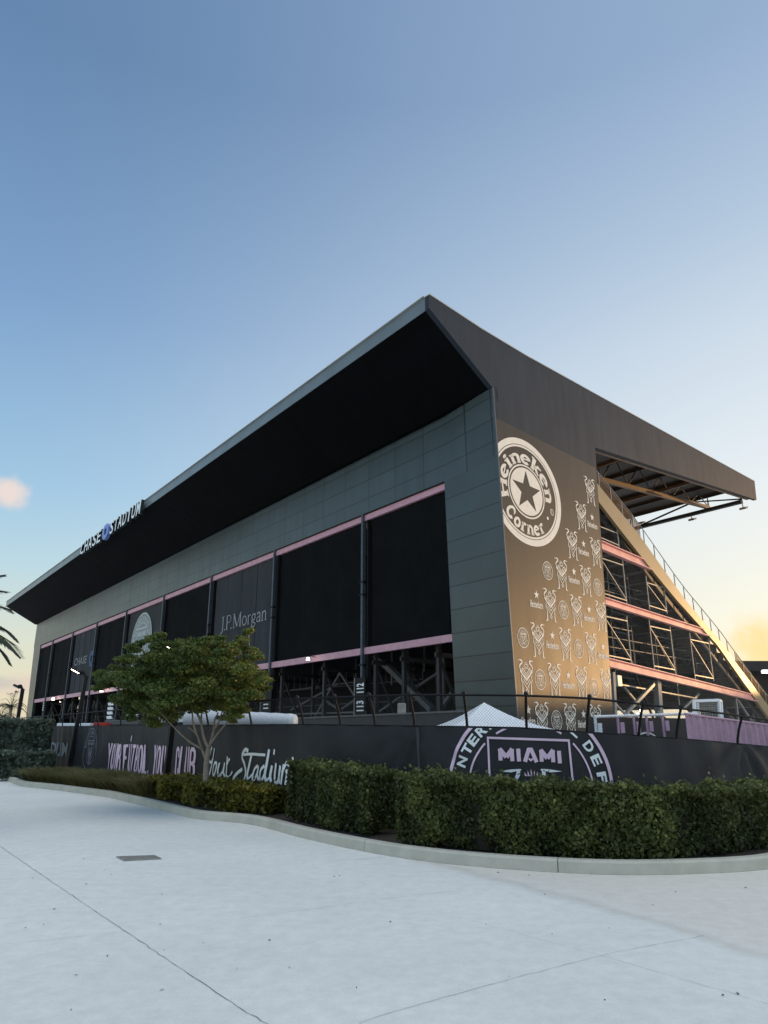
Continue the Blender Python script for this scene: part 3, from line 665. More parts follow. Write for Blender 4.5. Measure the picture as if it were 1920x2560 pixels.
for b, z in [(3.74, 9.73), (8.98, 9.58), (5.02, 7.81), (1.11, 6.00), (6.30, 5.87), (2.38, 4.08), (7.59, 3.89), (3.62, 2.16)]:
    h = MB(); small_crest(h, b, z, fnw); h.build('round_crest', M['mark'], WR)

# --- screen lettering (on facade plane)
fA = lambda off: (lambda a, z: P(a, off, z))
def lettering(parent, s, a0, a1, z0, z1, m, off=.27, bold=0, shear=0):
    v, f = text2d(s, bold, shear=shear); v = fit(v, a0, a1, z0, z1); h = MB(); put(h, v, f, fA(off)); return h.build('lettering', m, parent)
# serif name: thin stroke letters
def serif_name():
    h = MB(); x = 0; items = []
    def q(pts, wd=.05): v, f = stroke(pts, wd); items.append((v + [x, 0], f))
    S = lambda a, b, y: q([(a, y), (b, y)], .04)
    q(curve([(.2, .95), (.2, .1), (.12, -.12), (-.02, -.15)], 5), .09); S(.08, .34, .97); x += .42; q(arc(0, .04, .03, 0, 360, 8), .06); x += .14
    q([(.12, 0), (.12, .97)], .1); q(curve([(.12, .97), (.42, .95), (.55, .73), (.42, .5), (.12, .47)], 5), .05); S(0, .25, .02); x += .62; q(arc(0, .04, .03, 0, 360, 8), .06); x += .16
    q([(.12, 0), (.12, .97)], .05); q([(.12, .97), (.47, .05)], .1); q([(.47, .05), (.82, .97)], .05); q([(.82, .97), (.82, 0)], .1); S(.02, .24, .02); S(.7, .95, .02); S(.02, .16, .97); S(.8, .94, .97); x += 1.02
    q(ell(.25, .32, .21, .3), .07); x += .56
    q([(.1, 0), (.1, .62)], .09); q(curve([(.1, .42), (.2, .58), (.34, .6)], 4), .06); S(0, .22, .02); x += .42
    q(ell(.22, .4, .16, .2), .07); q(curve([(.1, .22), (.06, .1), (.3, .04), (.42, -.08), (.25, -.24), (.04, -.16), (.1, 0)], 5), .06); q([(.34, .56), (.46, .62)], .05); x += .5
    q(curve([(.08, .5), (.2, .62), (.34, .55), (.36, .3), (.36, .05), (.44, .02)], 5), .08); q(curve([(.36, .36), (.1, .28), (.06, .1), (.2, .02), (.36, .14)], 5), .06); x += .5
    q([(.1, 0), (.1, .62)], .09); q(curve([(.1, .45), (.26, .61), (.4, .52), (.42, .3), (.42, 0)], 5), .08); S(0, .22, .02); S(.32, .54, .02); x += .58
    vs = np.vstack([v for v, f in items]); mn, mx = vs.min(0), vs.max(0)
    A0, A1 = 33.75, 25.35
    for v, f in items:
        h.add([P(A0 + (A1 - A0) * (p[0] - mn[0]) / (mx[0] - mn[0]), .27, 9.82 + (p[1]) * 1.22) for p in v], f)
    return h
serif_name().build('lettering', M['greymark_l'] if 'greymark_l' in M else mat('pale_grey_lettering', (.36, .36, .36), .8), screens[2])
def octagon(mb, cx, cz, r, fn, dirx=1):
    """four-piece octagon mark with a square hole"""
    o_ = [(-.42, 1), (.42, 1), (1, .42), (1, -.42), (.42, -1), (-.42, -1), (-1, -.42), (-1, .42)]
    for k in range(4):
        a = math.radians(90 * k); R_ = lambda p: (p[0] * math.cos(a) + p[1] * math.sin(a), -p[0] * math.sin(a) + p[1] * math.cos(a))
        pts = [(-.42, 1.0), (.36, 1.0), (.92, .46), (-.42, .46)]
        pts = [(-.36, 1.0), (.42, 1.0), (.96, .40), (-.36, .40)]
        pts = [R_(p) for p in pts]
        mb.add([fn(cx + dirx * x * r, cz + y * r) for x, y in pts], [(0, 1, 2, 3)])
lettering(screens[6], 'CHASE', 81.7, 75.6, 10.15, 11.15, mat('pale_screen_print', (.26, .27, .28), .8), bold=.01)
h = MB(); octagon(h, 73.4, 10.55, 1.0, fA(.27), -1); h.build('octagon_mark', mat('blue_screen_print', (.06, .12, .26), .8), screens[6])
# crest disc on the fifth screen
dsc = MB(); ca, cz, cr = 54.4, 10.75, 3.35
ring = [(ca + cr * math.cos(t), cz + cr * math.sin(t)) for t in np.linspace(0, 2 * math.pi, 72, endpoint=False)]
dsc.prism([P(a, .26, z) for a, z in ring], UB * .02); DS = dsc.build('crest_disc', M['crestmark'], screens[4])
h = MB(); fn = fA(.245)
def q_(pts, wd): v, f = stroke(pts, wd); h.add([fn(ca - x * cr, cz + y * cr) for x, y in v], f)
q_(arc(0, 0, .96, 0, 360, 60), .03); q_(arc(0, 0, .66, 25, 155, 30), .03); q_([(-.5, .48), (.5, .48)], .04); q_([(-.5, .48), (-.5, -.2), (0, -.6), (.5, -.2), (.5, .48)], .03)
for t, c in zip(np.linspace(168, 12, 16), 'INTERNACIONAL DE'):
    if c == ' ': continue
    v, f = text2d(c, .02); v = fit(v, -.055 * (.4 if c == 'I' else 1), .055 * (.4 if c == 'I' else 1), -.07, .07); a = math.radians(t - 90)
    v = np.stack([v[:, 0] * math.cos(a) - v[:, 1] * math.sin(a) + .80 * math.cos(math.radians(t)), v[:, 0] * math.sin(a) + v[:, 1] * math.cos(a) + .80 * math.sin(math.radians(t))], 1)
    h.add([fn(ca - x * cr, cz + y * cr) for x, y in v], f)
v, f = text2d('MIAMI', .02); v = fit(v, -.38, .38, .22, .38); h.add([fn(ca - x * cr, cz + y * cr) for x, y in v], f)
class Fl:      # mirror helper
    pass
heron(h, 0, 0, 1, lambda x, y: fn(ca - x * .5 * cr, cz + (.12 + y * .42) * cr), 1.6)
h.build('crest_print', mat('crest_print_white', (.62, .64, .62), .8), DS)

# --- roof sign on the long fascia
SG = MB(); SGs = MB()
def sign():
    aL, _ = onA(200, 1390, -5.75); aR, zR = onA(352, 1290, -5.75)
    def fnS(off): return lambda a, z: P(a, off, z)
    total = 61.3 - 40.6; aL = 61.3; z0, z1 = 20.78, 22.12
    parts = []
    a = aL
    seq = [('CHASE', .395), ('OCT', .145), ('STADIUM', .46)]
    for s, fr_ in seq:
        if s == 'OCT':
            cc = a - total * fr_ * .5; ob = MB(); octagon(ob, cc, 21.48, .80, lambda x, z: P(cc + (x - cc) * 1.35, -5.85, z), -1)
            faces_solid(ob, UB * .35).build('octagon_letter', M['octo'], SIGN)
        else:
            wch = total * fr_ / len(s)
            for k, c in enumerate(s):
                v, f = text2d(c, .012); shr = .18
                wI = .22 if c == 'I' else .80
                c0 = a - wch * (k + .5); v = fit(v, wch * wI * .5, -wch * wI * .5, z0, z1)
                v[:, 0] = v[:, 0] + c0 - (v[:, 1] - z0) * .12
                lm = MB(); put(lm, v, f, fnS(-5.85)); 
                Lo = lm.build('letter', M['letter'], SIGN)
                sdm = MB(); v2 = v.copy(); put(sdm, v2, f, fnS(-5.84)); faces_solid(sdm, UB * .3).build('letter_side', M['lside'], Lo)
        a -= total * fr_
def faces_solid(mb, off):
    """give the flat faces in mb a thickness"""
    v = [np.array(x) for x in mb.v]; n = len(v); f = list(mb.f); cnt = {}
    for q in f:
        for i in range(len(q)):
            e = (q[i], q[(i + 1) % len(q)]); cnt[tuple(sorted(e))] = cnt.get(tuple(sorted(e)), []) + [e]
    r = MB(); fs = f + [tuple(i + n for i in q)[::-1] for q in f] + [(e[0][0], e[0][1], e[0][1] + n, e[0][0] + n) for e in cnt.values() if len(e) == 1]
    r.add(v + [x + np.array(off) for x in v], fs); return r
SIGN = bpy.data.objects.new('roof_sign', None); COL.objects.link(SIGN); SIGN.parent = ST; SIGN['_w'] = list(ST['_w'])
sign()

# --- lamps along the lower pink beam and inside
for px, py in ((770, 1647), (254, 1726), (133, 1747)):
    a, z = onA(px, py, -.5); lm = MB(); lm.tube([P(a, .1, z + .15), P(a, -.2, z + .2), P(a, -.45, z + .08)], .035); lo = lm.build('wall_lamp', M['galv'], ST)
    l2 = MB(); s_ = .14 if px > 700 else .25
    l2.tube([P(a, -.5, z + s_ * .6), P(a, -.5, z - s_ * .6)], [s_ * .5, s_ * .9], 10); l2.build('lamp_bulb', M['lit'], lo)
# --- seating deck: stepped prism, underside visible from the end
dk = MB(); nst = 24; b0, z0, b1, z1 = 9.9, 16.1, 36.0, 3.2
topp = []; und = []
for i in range(nst):
    bb0 = b0 + (b1 - b0) * i / nst; bb1 = b0 + (b1 - b0) * (i + 1) / nst; zt = z0 + (z1 - z0) * i / nst
    topp += [(bb0, zt), (bb1, zt)]; 
for i in range(nst):
    (ba, za), (bb_, zb) = topp[2 * i], topp[2 * i + 1]
    gap = [(0.5, LEN - .4)] if not 10 <= i <= 20 else [(.5, 79.5), (82.5, LEN - .4)]
    for a0, a1 in gap:
        dk.prism([P(a0, ba, za - .22), P(a0, bb_, zb - .22), P(a0, bb_, zb - .16), P(a0, ba, za - .16)], UA * (a1 - a0))          # tread
        dk.prism([P(a0, ba, za - .22), P(a0, ba + .05, za - .22), P(a0, ba + .05, za - .22 + .56), P(a0, ba, za - .22 + .56)], UA * (a1 - a0))     # riser
dk.build('seating_deck', M['deck'], ST)
bk = MB(); bk.prism([P(.5, 9.9, 16.0), P(.5, 9.9, 18.7), P(.5, 10.0, 18.7), P(.5, 10.0, 16.0)], UA * (LEN - 1)); bk.build('upper_back_wall', M['deck'], ST)
bk = MB(); bk.prism([P(3.5, 9.1, 0), P(LEN - 1, 9.1, 0), P(LEN - 1, 9.1, 16), P(3.5, 9.1, 16)], UB * .1); bk.build('inner_sun_block', M['black'], ST)  # added dark wall: blocks sun from the end and keeps the openings dark
# rakers + support frames across the depth of the stand
def raker_z(b): return z0 + (z1 - z0) * (b - b0) / (b1 - b0) - .75
for k, a in enumerate([.75, 3.2, 6.3, 9.4, 12.2] + [18.1 + 5.92 * i for i in range(15)]):
    rk = MB()
    rk.beam(P(a, 9.6, raker_z(9.6)), P(a, 36, raker_z(36)), .16, .3)
    for b in np.arange(11.2, 34, 2.1):          # little hangers between raker and treads
        z = raker_z(b); rk.beam(P(a, b, z + .1), P(a, b, z + .75), .05); rk.beam(P(a, b, z + .1), P(a, b - .7, z + .75), .05)
    rk.build('raker', M['grey'] if k < 5 else M['deck'], ST)
    fm = MB()
    for b in ((1.2, 4.2, 9.8, 15.9, 22, 28) if k >= 1 else (9.8,)):
        zt = raker_z(b) if b > 9.6 else 18.5
        if b > 9.6 and k in (1, 2, 3): continue
        fm.beam(P(a, b, 0), P(a, b, zt), .22)
    for z in (9.0, 12.5, 5.7):
        be = 9.9 + (16.1 - z) / 12.9 * 26.1 - 1.5
        if k >= 1: fm.beam(P(a, .9, z), P(a, be, z), .14, .25)
    if k >= 1:
        fm.beam(P(a, 1.2, 5.6), P(a, 4.2, .3), .12); fm.beam(P(a, 4.2, 5.6), P(a, 9.8, .3), .12); fm.beam(P(a, 9.8, 9), P(a, 15.9, .3), .12)
        fm.beam(P(a, 4.2, 6), P(a, 9.8, 12.4), .1); fm.beam(P(a, 15.9, 9), P(a, 22, 1), .12)
    fm.build('support_frame', M['steel'], ST)
# longitudinal braces seen under the lower beam
br = MB()
def onAB(px, py, b): a, z = onA(px, py, b); return P(a, b, z)
z2 = lambda X_, Y_: (600 + X_ / 2.592, 1200 + Y_ / 2.592)
br.beam(onAB(*z2(880, 1135), 2.2), onAB(*z2(1245, 1490), 2.2), .42, .3); br.build('diagonal_brace', M['grey'], ST)
br = MB()
for (p, q, b, w_) in (((1300, 1240), (905, 1500), 3.4, .14), ((1390, 1360), (1290, 1490), 2.4, .2), ((640, 1320), (330, 1490), 4, .12), ((560, 1430), (660, 1500), 3, .14), ((740, 1430), (640, 1500), 3, .14),
                     ((905, 1500), (1150, 1330), 3, .12), ((270, 1370), (740, 1310), 5, .08), ((240, 1520), (900, 1500), 1.5, .1), ((985, 1120), (985, 1330), 3, .09), ((1300, 1060), (1300, 1230), 3, .09), ((1195, 1070), (1195, 1240), 4, .09), ((1320, 1130), (1320, 1480), 3, .16)):
    br.beam(onAB(*z2(*p), b), onAB(*z2(*q), b), w_)
for i in range(1, 9):
    a = colA[i]
    br.beam(P(a, 2.5, .4), P(a + 5.8, 2.5, 5.5), .12); br.beam(P(a + 11.4, 2.5, .4), P(a + 5.8, 2.5, 5.5), .12)
    for dz in (2.3, 3.6, 4.9): br.beam(P(a, 5.5, dz), P(a + 11.5, 5.5, dz), .05)
    for da in np.arange(0, 11, 1.0): br.beam(P(a + da, 5.5, 4.9), P(a + da, 5.5, 6.1), .05)
br.build('bracing', M['grey'], ST)
# far end wall of the stand with one gap where daylight comes in
fwl = MB(); n_ = UA
def onF(px, py):
    q = AB(onplane(px, py, P(LEN - .6, 0, 0), UA)) if False else None
    p = O + ray(px, py) * 1.0; r_ = ray(px, py); M3 = np.array([r_, -UB, -ZZ]).T; t = np.linalg.solve(M3, P(LEN - .6, 0, 0) - O); return t[1], t[2]
g0, g1 = onF(197, 1742), onF(232, 1790); gb0, gb1 = sorted((g0[0], g1[0])); gz0, gz1 = max(.2, g1[1]), g0[1]
for q in ([(.3, 0), (gb0, 0), (gb0, 16), (.3, 16)], [(gb1, 0), (36, 0), (36, 3.2), (gb1, 16 - (gb1 - 9.9) * .49 if gb1 > 9.9 else 16)], [(gb0, 0), (gb1, 0), (gb1, gz0), (gb0, gz0)], [(gb0, gz1), (gb1, gz1), (gb1, 15), (gb0, 15)]):
    fwl.prism([P(LEN - .6, b, z) for b, z in q], UA * .3)
fwl.build('far_end_wall', M['black'], ST)
sl = MB()
for z in np.linspace(gz0, gz1, 7)[1:-1]: sl.beam(P(LEN - .7, gb0, z), P(LEN - .7, gb1, z), .12)
sl.beam(P(LEN - .7, gb0 * .45 + gb1 * .55, gz0), P(LEN - .7, gb0 * .45 + gb1 * .55, gz1), .3); sl.build('gap_slats', M['steel'], ST)
# --- section number boards on the facade columns
nb = MB()
def board(px0, px1, py0, py1, b, words, name):
    a0, zt = onA(px0, py0, b); a1, zb = onA(px1, py1, b)
    m_ = MB(); m_.prism([P(a0, b, zb), P(a1, b, zb), P(a1, b, zt), P(a0, b, zt)], UB * .04); bo = m_.build(name, M['black'], ST)
    e = MB(); e.beam(P(a0 + .05, b - .01, zb), P(a0 + .05, b - .01, zt), .05, .04, up=UB); e.build('edge_strip', M['galv'], bo)
    for s, pya, pyb in words:
        v, f = text2d(s, .03); _, za = onA((px0 + px1) / 2, pya, b); _, zb_ = onA((px0 + px1) / 2, pyb, b)
        mid = (a0 + a1) / 2 - .05; v = fit(v, 0, 1, 0, 1)
        h = MB(); h.add([P(mid + (.5 - y) * -.72 * -1 * 1 if False else mid + (y - .5) * .75, b - .03, zb_ + (za - zb_) * x) for x, y in v], f); h.build('number', M['letter'], bo)
board(888, 912, 1695, 1790, -.15, [('112', 1708, 1732), ('113', 1752, 1778)], 'section_board')
board(654, 676, 1722, 1790, -.15, [('111', 1750, 1772)], 'section_board')
# --- pink end beams, stringer, rail, scaffold frames (plane of the end wall, set in a little)
def endbeam(pt, pbt, a=.10):
    m_ = MB(); n = len(pt); m_.prism([P(a, b, z) for b, z in pt + pbt[::-1]], UA * .2); 
    for (p, q) in ((pt[0], pt[-1]), (pbt[0], pbt[-1])): m_.beam(P(a - .02, p[0], p[1]), P(a - .02, q[0], q[1]), .26, .05)
    return m_.build('end_beam', M['pinkend'], ST)
sg = MB()
st_top = [onB(x, y) for x, y in ((1492, 1208), (1597, 1337), (1677, 1450), (1713, 1500), (1808, 1613), (1835, 1651), (1920, 1764))]; st_top.append((38.2, 2.35))
st_bot = [onB(x, y) for x, y in ((1496, 1254), (1560, 1337), (1622, 1416), (1691, 1500), (1793, 1613), (1920, 1793))]; st_bot.append((38.2, 1.4))
sg.prism([P(-.02, b, z) for b, z in st_top + st_bot[::-1]], UA * .22); sg.build('stringer', M['stringer'], ST)
def edge_b(zt_, zl_):      # where a beam line meets the lower edge of the stringer
    bs = np.linspace(10.5, 37, 400); zb = np.interp(bs, [p[0] for p in st_bot], [p[1] for p in st_bot]); zz_ = zt_[0] + (bs - zt_[1]) * zt_[2]
    return float(bs[np.argmin(abs(zb - zz_))]) + .25
for (zt0, zb0, b0_, sl_) in ((12.54, 12.05, 9.95, -.035), (9.10, 8.72, 9.75, -.031), (5.60, 5.16, 9.55, -.054)):
    et, eb_ = edge_b((zt0, b0_, sl_), 0), edge_b((zb0, b0_, sl_), 0)
    endbeam([(b0_, zt0), (et, zt0 + (et - b0_) * sl_)], [(b0_, zb0), (eb_, zb0 + (eb_ - b0_) * sl_)])
def topz(b): return float(np.interp(b, [p[0] for p in st_top], [p[1] for p in st_top]))
RL = MB(); RL.tube([P(.1, b, topz(b) + 1.08) for b in np.linspace(10.4, 38, 20)], .03, 6); RLo = RL.build('stair_railing', M['galv'], ST)
for b in np.arange(10.6, 38, 1.38):
    pm = MB(); pm.beam(P(.1, b, topz(b) - .05), P(.1, b, topz(b) + 1.08), .05); pm.build('railing_post', M['galv'], RLo)
for rng_b in (np.arange(10.5, 15.7, .16), np.arange(30, 38, .2)):
    pk = MB()
    for b in rng_b: pk.beam(P(.12, b, topz(b)), P(.12, b, topz(b) + 1.05), .035)
    pk.beam(P(.12, rng_b[0], topz(rng_b[0]) + .9), P(.12, rng_b[-1], topz(rng_b[-1]) + .9), .03); pk.build('picket_panel', M['warm_brown'], RLo)
def sframe(bl, br_, zb, zt, diag=True, a=.2, lean=.0):
    m_ = MB(); t = .065
    m_.beam(P(a, bl, zb), P(a, bl, zt), t); m_.beam(P(a, br_, zb), P(a, br_, zt - .15), t)
    m_.beam(P(a, bl, zt - .45), P(a, br_, zt - .45), t); m_.beam(P(a, bl, zb + .25), P(a, br_, zb + .18), t)
    if diag: m_.beam(P(a, bl, zt - .5), P(a, br_, zb + .25), t * .8)
    return m_.build('scaffold_frame', M['galv'] if a < .5 else M['grey'], ST)
for a in (.22, 3.1):
    for bl, br_ in ((9.9, 12.7), (15.75, 18.8), (21.95, 25.2)):
        zt = min(8.5, raker_z(br_) + .4); sframe(bl, br_, 5.55 - (bl - 9.9) * .04, zt, a=a)
    for bl, br_ in ((10.1, 12.9), (16.0, 18.6)):
        sframe(bl, br_, 9.15, min(12.0, raker_z(br_) + .3), a=a)
    sframe(10.2, 12.6, 12.6, 14.0, False, a=a)
for a in (1.5, 4.8):
    for bl, br_ in ((12.9, 15.6), (19.0, 21.8), (25.4, 27.6)): sframe(bl, br_, 5.45 - (bl - 9.9) * .04, min(8.3, raker_z(br_) + .3), a=a)
    for bl, br_ in ((13.0, 15.8), (18.8, 20.6)): sframe(bl, br_, 9.1, min(11.8, raker_z(br_) + .2), a=a)
    for bl, br_, zz in ((9.9, 25, 6.6), (9.9, 24, 7.2), (9.9, 19.5, 10.1), (9.9, 18, 10.7), (9.9, 14, 13.4)):
        gr_ = MB(); gr_.beam(P(a, bl, zz), P(a, min(br_, 9.9 + (15.2 - zz) * 2.0), zz), .045); gr_.build('guard_rail', M['grey'], ST)
ge = MB()       # ground level end frames
z6 = lambda X_, Y_: (1470 + X_ / 3.687, 1450 + Y_ / 3.687)
def eb(p, q, w_, a=.3):
    b_, z_ = onB(*z6(*p), a); b2, z2_ = onB(*z6(*q), a); ge = MB(); ge.beam(P(a, b_, z_), P(a, b2, z2_), w_); ge.build('end_brace', M['galv'], ST)
eb((228, 850), (250, 1300), .2, .15); eb((605, 960), (345, 1235), .17); eb((245, 1135), (345, 1240), .1, .15); eb((635, 930), (662, 1300), .36, .6); eb((330, 985), (500, 1190), .12, 1.5)
eb((280, 960), (1000, 1090), .08, .8); eb((1020, 1050), (880, 1180), .14, 1); eb((1360, 1085), (1385, 1300), .13); eb((1370, 1090), (1510, 1300), .11, .5); eb((820, 940), (845, 1200), .07, 1.2)
eb((1520, 1110), (1530, 1330), .13, 1); eb((640, 1210), (690, 1240), .1, .3)
bxm = MB(); b_, z_ = onB(*z6(273, 930), .2); bxm.box(P(.2, b_, z_), .5, .3, .62, math.atan2(UB[1], UB[0])); bx2 = bxm.build('junction_box', M['trim'], ST, bevel=.02)
nlm = MB(); 
for px, py, bb, s_ in ((1603, 1777, 12, .12), (1594, 1785, 12, .08)):
    a_, z__ = 3.0, 0
    b_, z_ = onB(px, py, 2.5); nlm.tube([P(2.5, b_, z_ - s_), P(2.5, b_, z_ - s_ * .6), P(2.5, b_, z_), P(2.5, b_, z_ + s_ * .6), P(2.5, b_, z_ + s_)], [s_ * .2, s_ * .8, s_, s_ * .8, s_ * .2], 10)
nlm.build('work_light', M['litw'], ST)
nlm = MB()
for px, py, b, l_ in ((153, 1756, 4, 1.0),):
    a, z = onA(px, py, b); nlm.beam(P(a + l_, b, z), P(a - l_, b, z), .2, .2)
nlm.build('strip_light', M['lit'], ST)
ST2 = None
# white section markers inside the far bays
for px, py, wpx, hpx, b in ((275, 1775, 10, 44, -1.0), (112, 1765, 8, 22, .4), (330, 1792, 30, 14, -1.5)):
    a0, zt = onA(px - wpx / 2, py - hpx / 2, b); a1, zb = onA(px + wpx / 2, py + hpx / 2, b)
    m_ = MB()
    for k in range(4):
        f0 = k / 4; m_.prism([P(a0 + (a1 - a0) * .1, b, zb + (zt - zb) * f0), P(a1, b, zb + (zt - zb) * f0), P(a1 - (a1 - a0) * .2, b, zb + (zt - zb) * (f0 + .16)), P(a0, b, zb + (zt - zb) * (f0 + .16))], UB * .1)
    m_.build('white_marker', M['white'], ST)

# ================================================================ FAR STAND on the right
FS = empty('far_stand', P(14, 75, 0), 'dark far stand with a flat roof behind the stair edge at the right', 'stadium stand')
fs = MB(); p0 = atY(1780, 1652, 120); zt = p0[2]
fs.prism([(p0[0], 120, zt), (p0[0] + 80, 128, zt + .6), (p0[0] + 80, 160, zt), (p0[0], 152, zt)], (0, 0, -1.6)); fs.build('roof', M['farroof'], FS)
fs = MB(); fs.prism([(p0[0], 124, 0), (p0[0] + 80, 132, 0), (p0[0] + 80, 132, zt - 1.6), (p0[0], 124, zt - 1.6)], (0, 3, 0)); fs.build('wall', M['farroof'], FS)
for px in (1910, 1921):
    c = atY(px, 1679, 121); lm = MB(); lm.box(c, .75, .3, .5); lm.build('floodlight', M['litw'], FS)
# added sun blocker shaped as a long low building, out of the frame: it keeps the last sun off the ground
SB = empty('sun_blocker', (190, 105, 0), 'added unseen building shape blocking the low sun, far right of the stadium', 'building')
_d = np.array([math.cos(math.radians(60)), -math.sin(math.radians(60)), 0]); _c = np.array([math.sin(math.radians(60)), math.cos(math.radians(60)), 0]) * 170
h = MB(); h.prism([_c - _d * 75, _c + _d * 110, _c + _d * 110 + ZZ * 11.2, _c - _d * 75 + ZZ * 11.2], np.array([_c[0], _c[1], 0]) * .12); h.build('wall', M['endwall'], SB)
h = MB()
for t in np.arange(-72, 106, 6.0): h.prism([_c + _d * t + ZZ * 2, _c + _d * (t + 4) + ZZ * 2, _c + _d * (t + 4) + ZZ * 8, _c + _d * t + ZZ * 8], -_c / 170 * .1)
h.build('blocker_window_band', M['mesh_dark'], SB)
# ================================================================ FENCE with banner
fpx = [(-26.0, 48.0), (-13.7, 31.6), (-9.6, 26.1), (-6.0, 21.2), (-1.74, 15.45), (.0, 13.75), (.75, 13.2), (1.7, 12.8), (2.6, 12.66), (3.4, 12.72), (4.5, 13.1), (6.1, 14.0), (7.9, 15.3), (12.5, 19.3), (17, 23.4)]
fp = smooth(resample(fpx, .2), 6)
fS = np.r_[0, np.cumsum(np.linalg.norm(np.diff(fp, axis=0), axis=1))]
def f_at(s): return np.array([np.interp(s, fS, fp[:, 0]), np.interp(s, fS, fp[:, 1])])
def f_n(s):
    d = f_at(s + .1) - f_at(s - .1); d /= np.linalg.norm(d); n_ = np.array([d[1], -d[0]])
    return n_ if np.dot(n_, -f_at(s)) > 0 else -n_
azs = np.arctan2(fp[:, 0], fp[:, 1])
def s_px(px, py=1826):
    r = ray(px, py); return float(np.interp(math.atan2(r[0], r[1]), azs, fS))
def sz(px, py):
    s = s_px(px, py); p = f_at(s); r = ray(px, py); return s, EYE + r[2] / math.hypot(r[0], r[1]) * math.hypot(p[0], p[1])
tops = [(0, 1818), (151, 1816), (749, 1811.5), (1050, 1815.5), (1180, 1817), (1300, 1819.5), (1437, 1829), (1604, 1839.5), (1750, 1851), (1920, 1866.5)]
tz = [sz(*q) for q in tops]
def btop(s): return float(np.interp(s, [t[0] for t in tz], [t[1] for t in tz]))
rails = [(0, 1800), (166, 1787), (300, 1776), (749, 1748), (1037, 1738.5), (1300, 1740), (1470, 1748), (1604, 1764), (1735, 1778), (1920, 1803)]
rz = [sz(*q) for q in rails]
def rtop(s): return float(np.interp(s, [t[0] for t in rz], [t[1] for t in rz]))
FE = empty('chain_link_fence', (*f_at(s_px(1200)), 0), 'black chain link fence with curved post tops carrying printed black banners', 'fence')
sA_, sB_ = s_px(-60), s_px(2100)
def f3(s, z, off=0.0): p = f_at(s); n_ = f_n(s); return np.array([p[0] + n_[0] * off, p[1] + n_[1] * off, z])
def ripple(s, z):
    """soft sag and pull wrinkles of the vinyl"""
    t = .02 * math.sin(s * 3.1 + .8 * math.sin(z * 3)) + .015 * math.sin(s * 7.7 + z * 2.2)
    d = s - SEAM; 
    if abs(d) < 1.6: t += .035 * math.exp(-abs(d) * 1.6) * math.sin(math.atan2(btop(s) - z, d + .001) * 16)
    d2 = s - s_px(1850)
    if abs(d2) < 2.8: t += .05 * math.exp(-abs(d2) * .8) * math.sin(math.atan2(btop(s) - z + .1, d2 + .02) * 9 + .8)
    return t
SEAM = s_px(1048)
bn = MB(); cuts = [sA_, s_px(247), SEAM, s_px(1975), sB_]
for c0, c1 in zip(cuts[:-1], cuts[1:]):
    bn = MB(); ns = int((c1 - c0) / .09); nz_ = 16; vs = []; 
    for i in range(ns + 1):
        s = c0 + .012 + (c1 - c0 - .024) * i / ns; zt = btop(s) - .012 * abs(math.sin(s * 4.5))
        for j in range(nz_ + 1):
            z = .12 + (zt - .12) * j / nz_; vs.append(f3(s, z, .035 + ripple(s, z)))
    bn.add(vs, [(i * (nz_ + 1) + j, (i + 1) * (nz_ + 1) + j, (i + 1) * (nz_ + 1) + j + 1, i * (nz_ + 1) + j + 1) for i in range(ns) for j in range(nz_)])
    bo = bn.build('banner', M['banner'], FE, smooth=True)
    if c0 == cuts[0]: B0 = bo
    elif c0 == cuts[1]: B1 = bo
    elif c0 == cuts[2]: B2 = bo
def fprint(off=.055): return lambda s, z: f3(s, z, off + ripple(s, z))
FP = fprint()
def clip_top(v, f, extra=.02):
    """drop the parts of flat print above the banner's top edge"""
    bm = bmesh.new(); vs = [bm.verts.new((x, y, 0)) for x, y in v]
    for q in f:
        try: bm.faces.new([vs[i] for i in q])
        except ValueError: pass
    xs_ = v[:, 0]; s0_, s1_ = xs_.min(), xs_.max(); t0, t1 = btop(s0_) - extra, btop(s1_) - extra
    nrm = Vector((-(t1 - t0), max(1e-4, s1_ - s0_), 0)).normalized()
    bmesh.ops.bisect_plane(bm, geom=bm.verts[:] + bm.edges[:] + bm.faces[:], plane_co=(s0_, t0, 0), plane_no=nrm, clear_outer=True)
    bm.verts.index_update(); v2 = np.array([(a.co.x, a.co.y) for a in bm.verts]); f2 = [tuple(a.index for a in q.verts) for q in bm.faces]; bm.free(); return v2, f2
def densify(v, f):
    bm = bmesh.new(); vs = [bm.verts.new((x, y, 0)) for x, y in v]
    for q in f:
        try: bm.faces.new([vs[i] for i in q])
        except ValueError: pass
    le = [e for e in bm.edges if e.calc_length() > .12]
    for _ in range(4):
        le = [e for e in bm.edges if e.calc_length() > .12]
        if not le: break
        bmesh.ops.subdivide_edges(bm, edges=le, cuts=1); bmesh.ops.triangulate(bm, faces=[q for q in bm.faces if len(q.verts) > 4])
    bm.verts.index_update(); v2 = np.array([(a.co.x, a.co.y) for a in bm.verts]); f2 = [tuple(a.index for a in q.verts) for q in bm.faces]; bm.free(); return v2, f2
def printed(name, m, items, parent, clip=False):
    h = MB()
    for v, f in items:
        if clip and v[:, 1].max() > btop(v[:, 0].mean()) - .03: v, f = clip_top(v, f)
        if len(f) == 0: continue
        v, f = densify(np.array(v), f); put(h, v, f, FP)
    return h.build(name, m, parent)
def fpt(px, py): return sz(px, py)
def T(s_, x0, x1, yb0, yt0, bold=.0, shear=0):
    """text between two pixel columns on the banner; heights at the left end"""
    v, f = text2d(s_, bold, shear=shear); a, zb = fpt(x0, yb0); b, _ = fpt(x1, yb0); _, zt = fpt(x0, yt0)
    return fit(v, a, b, zb, zt), f
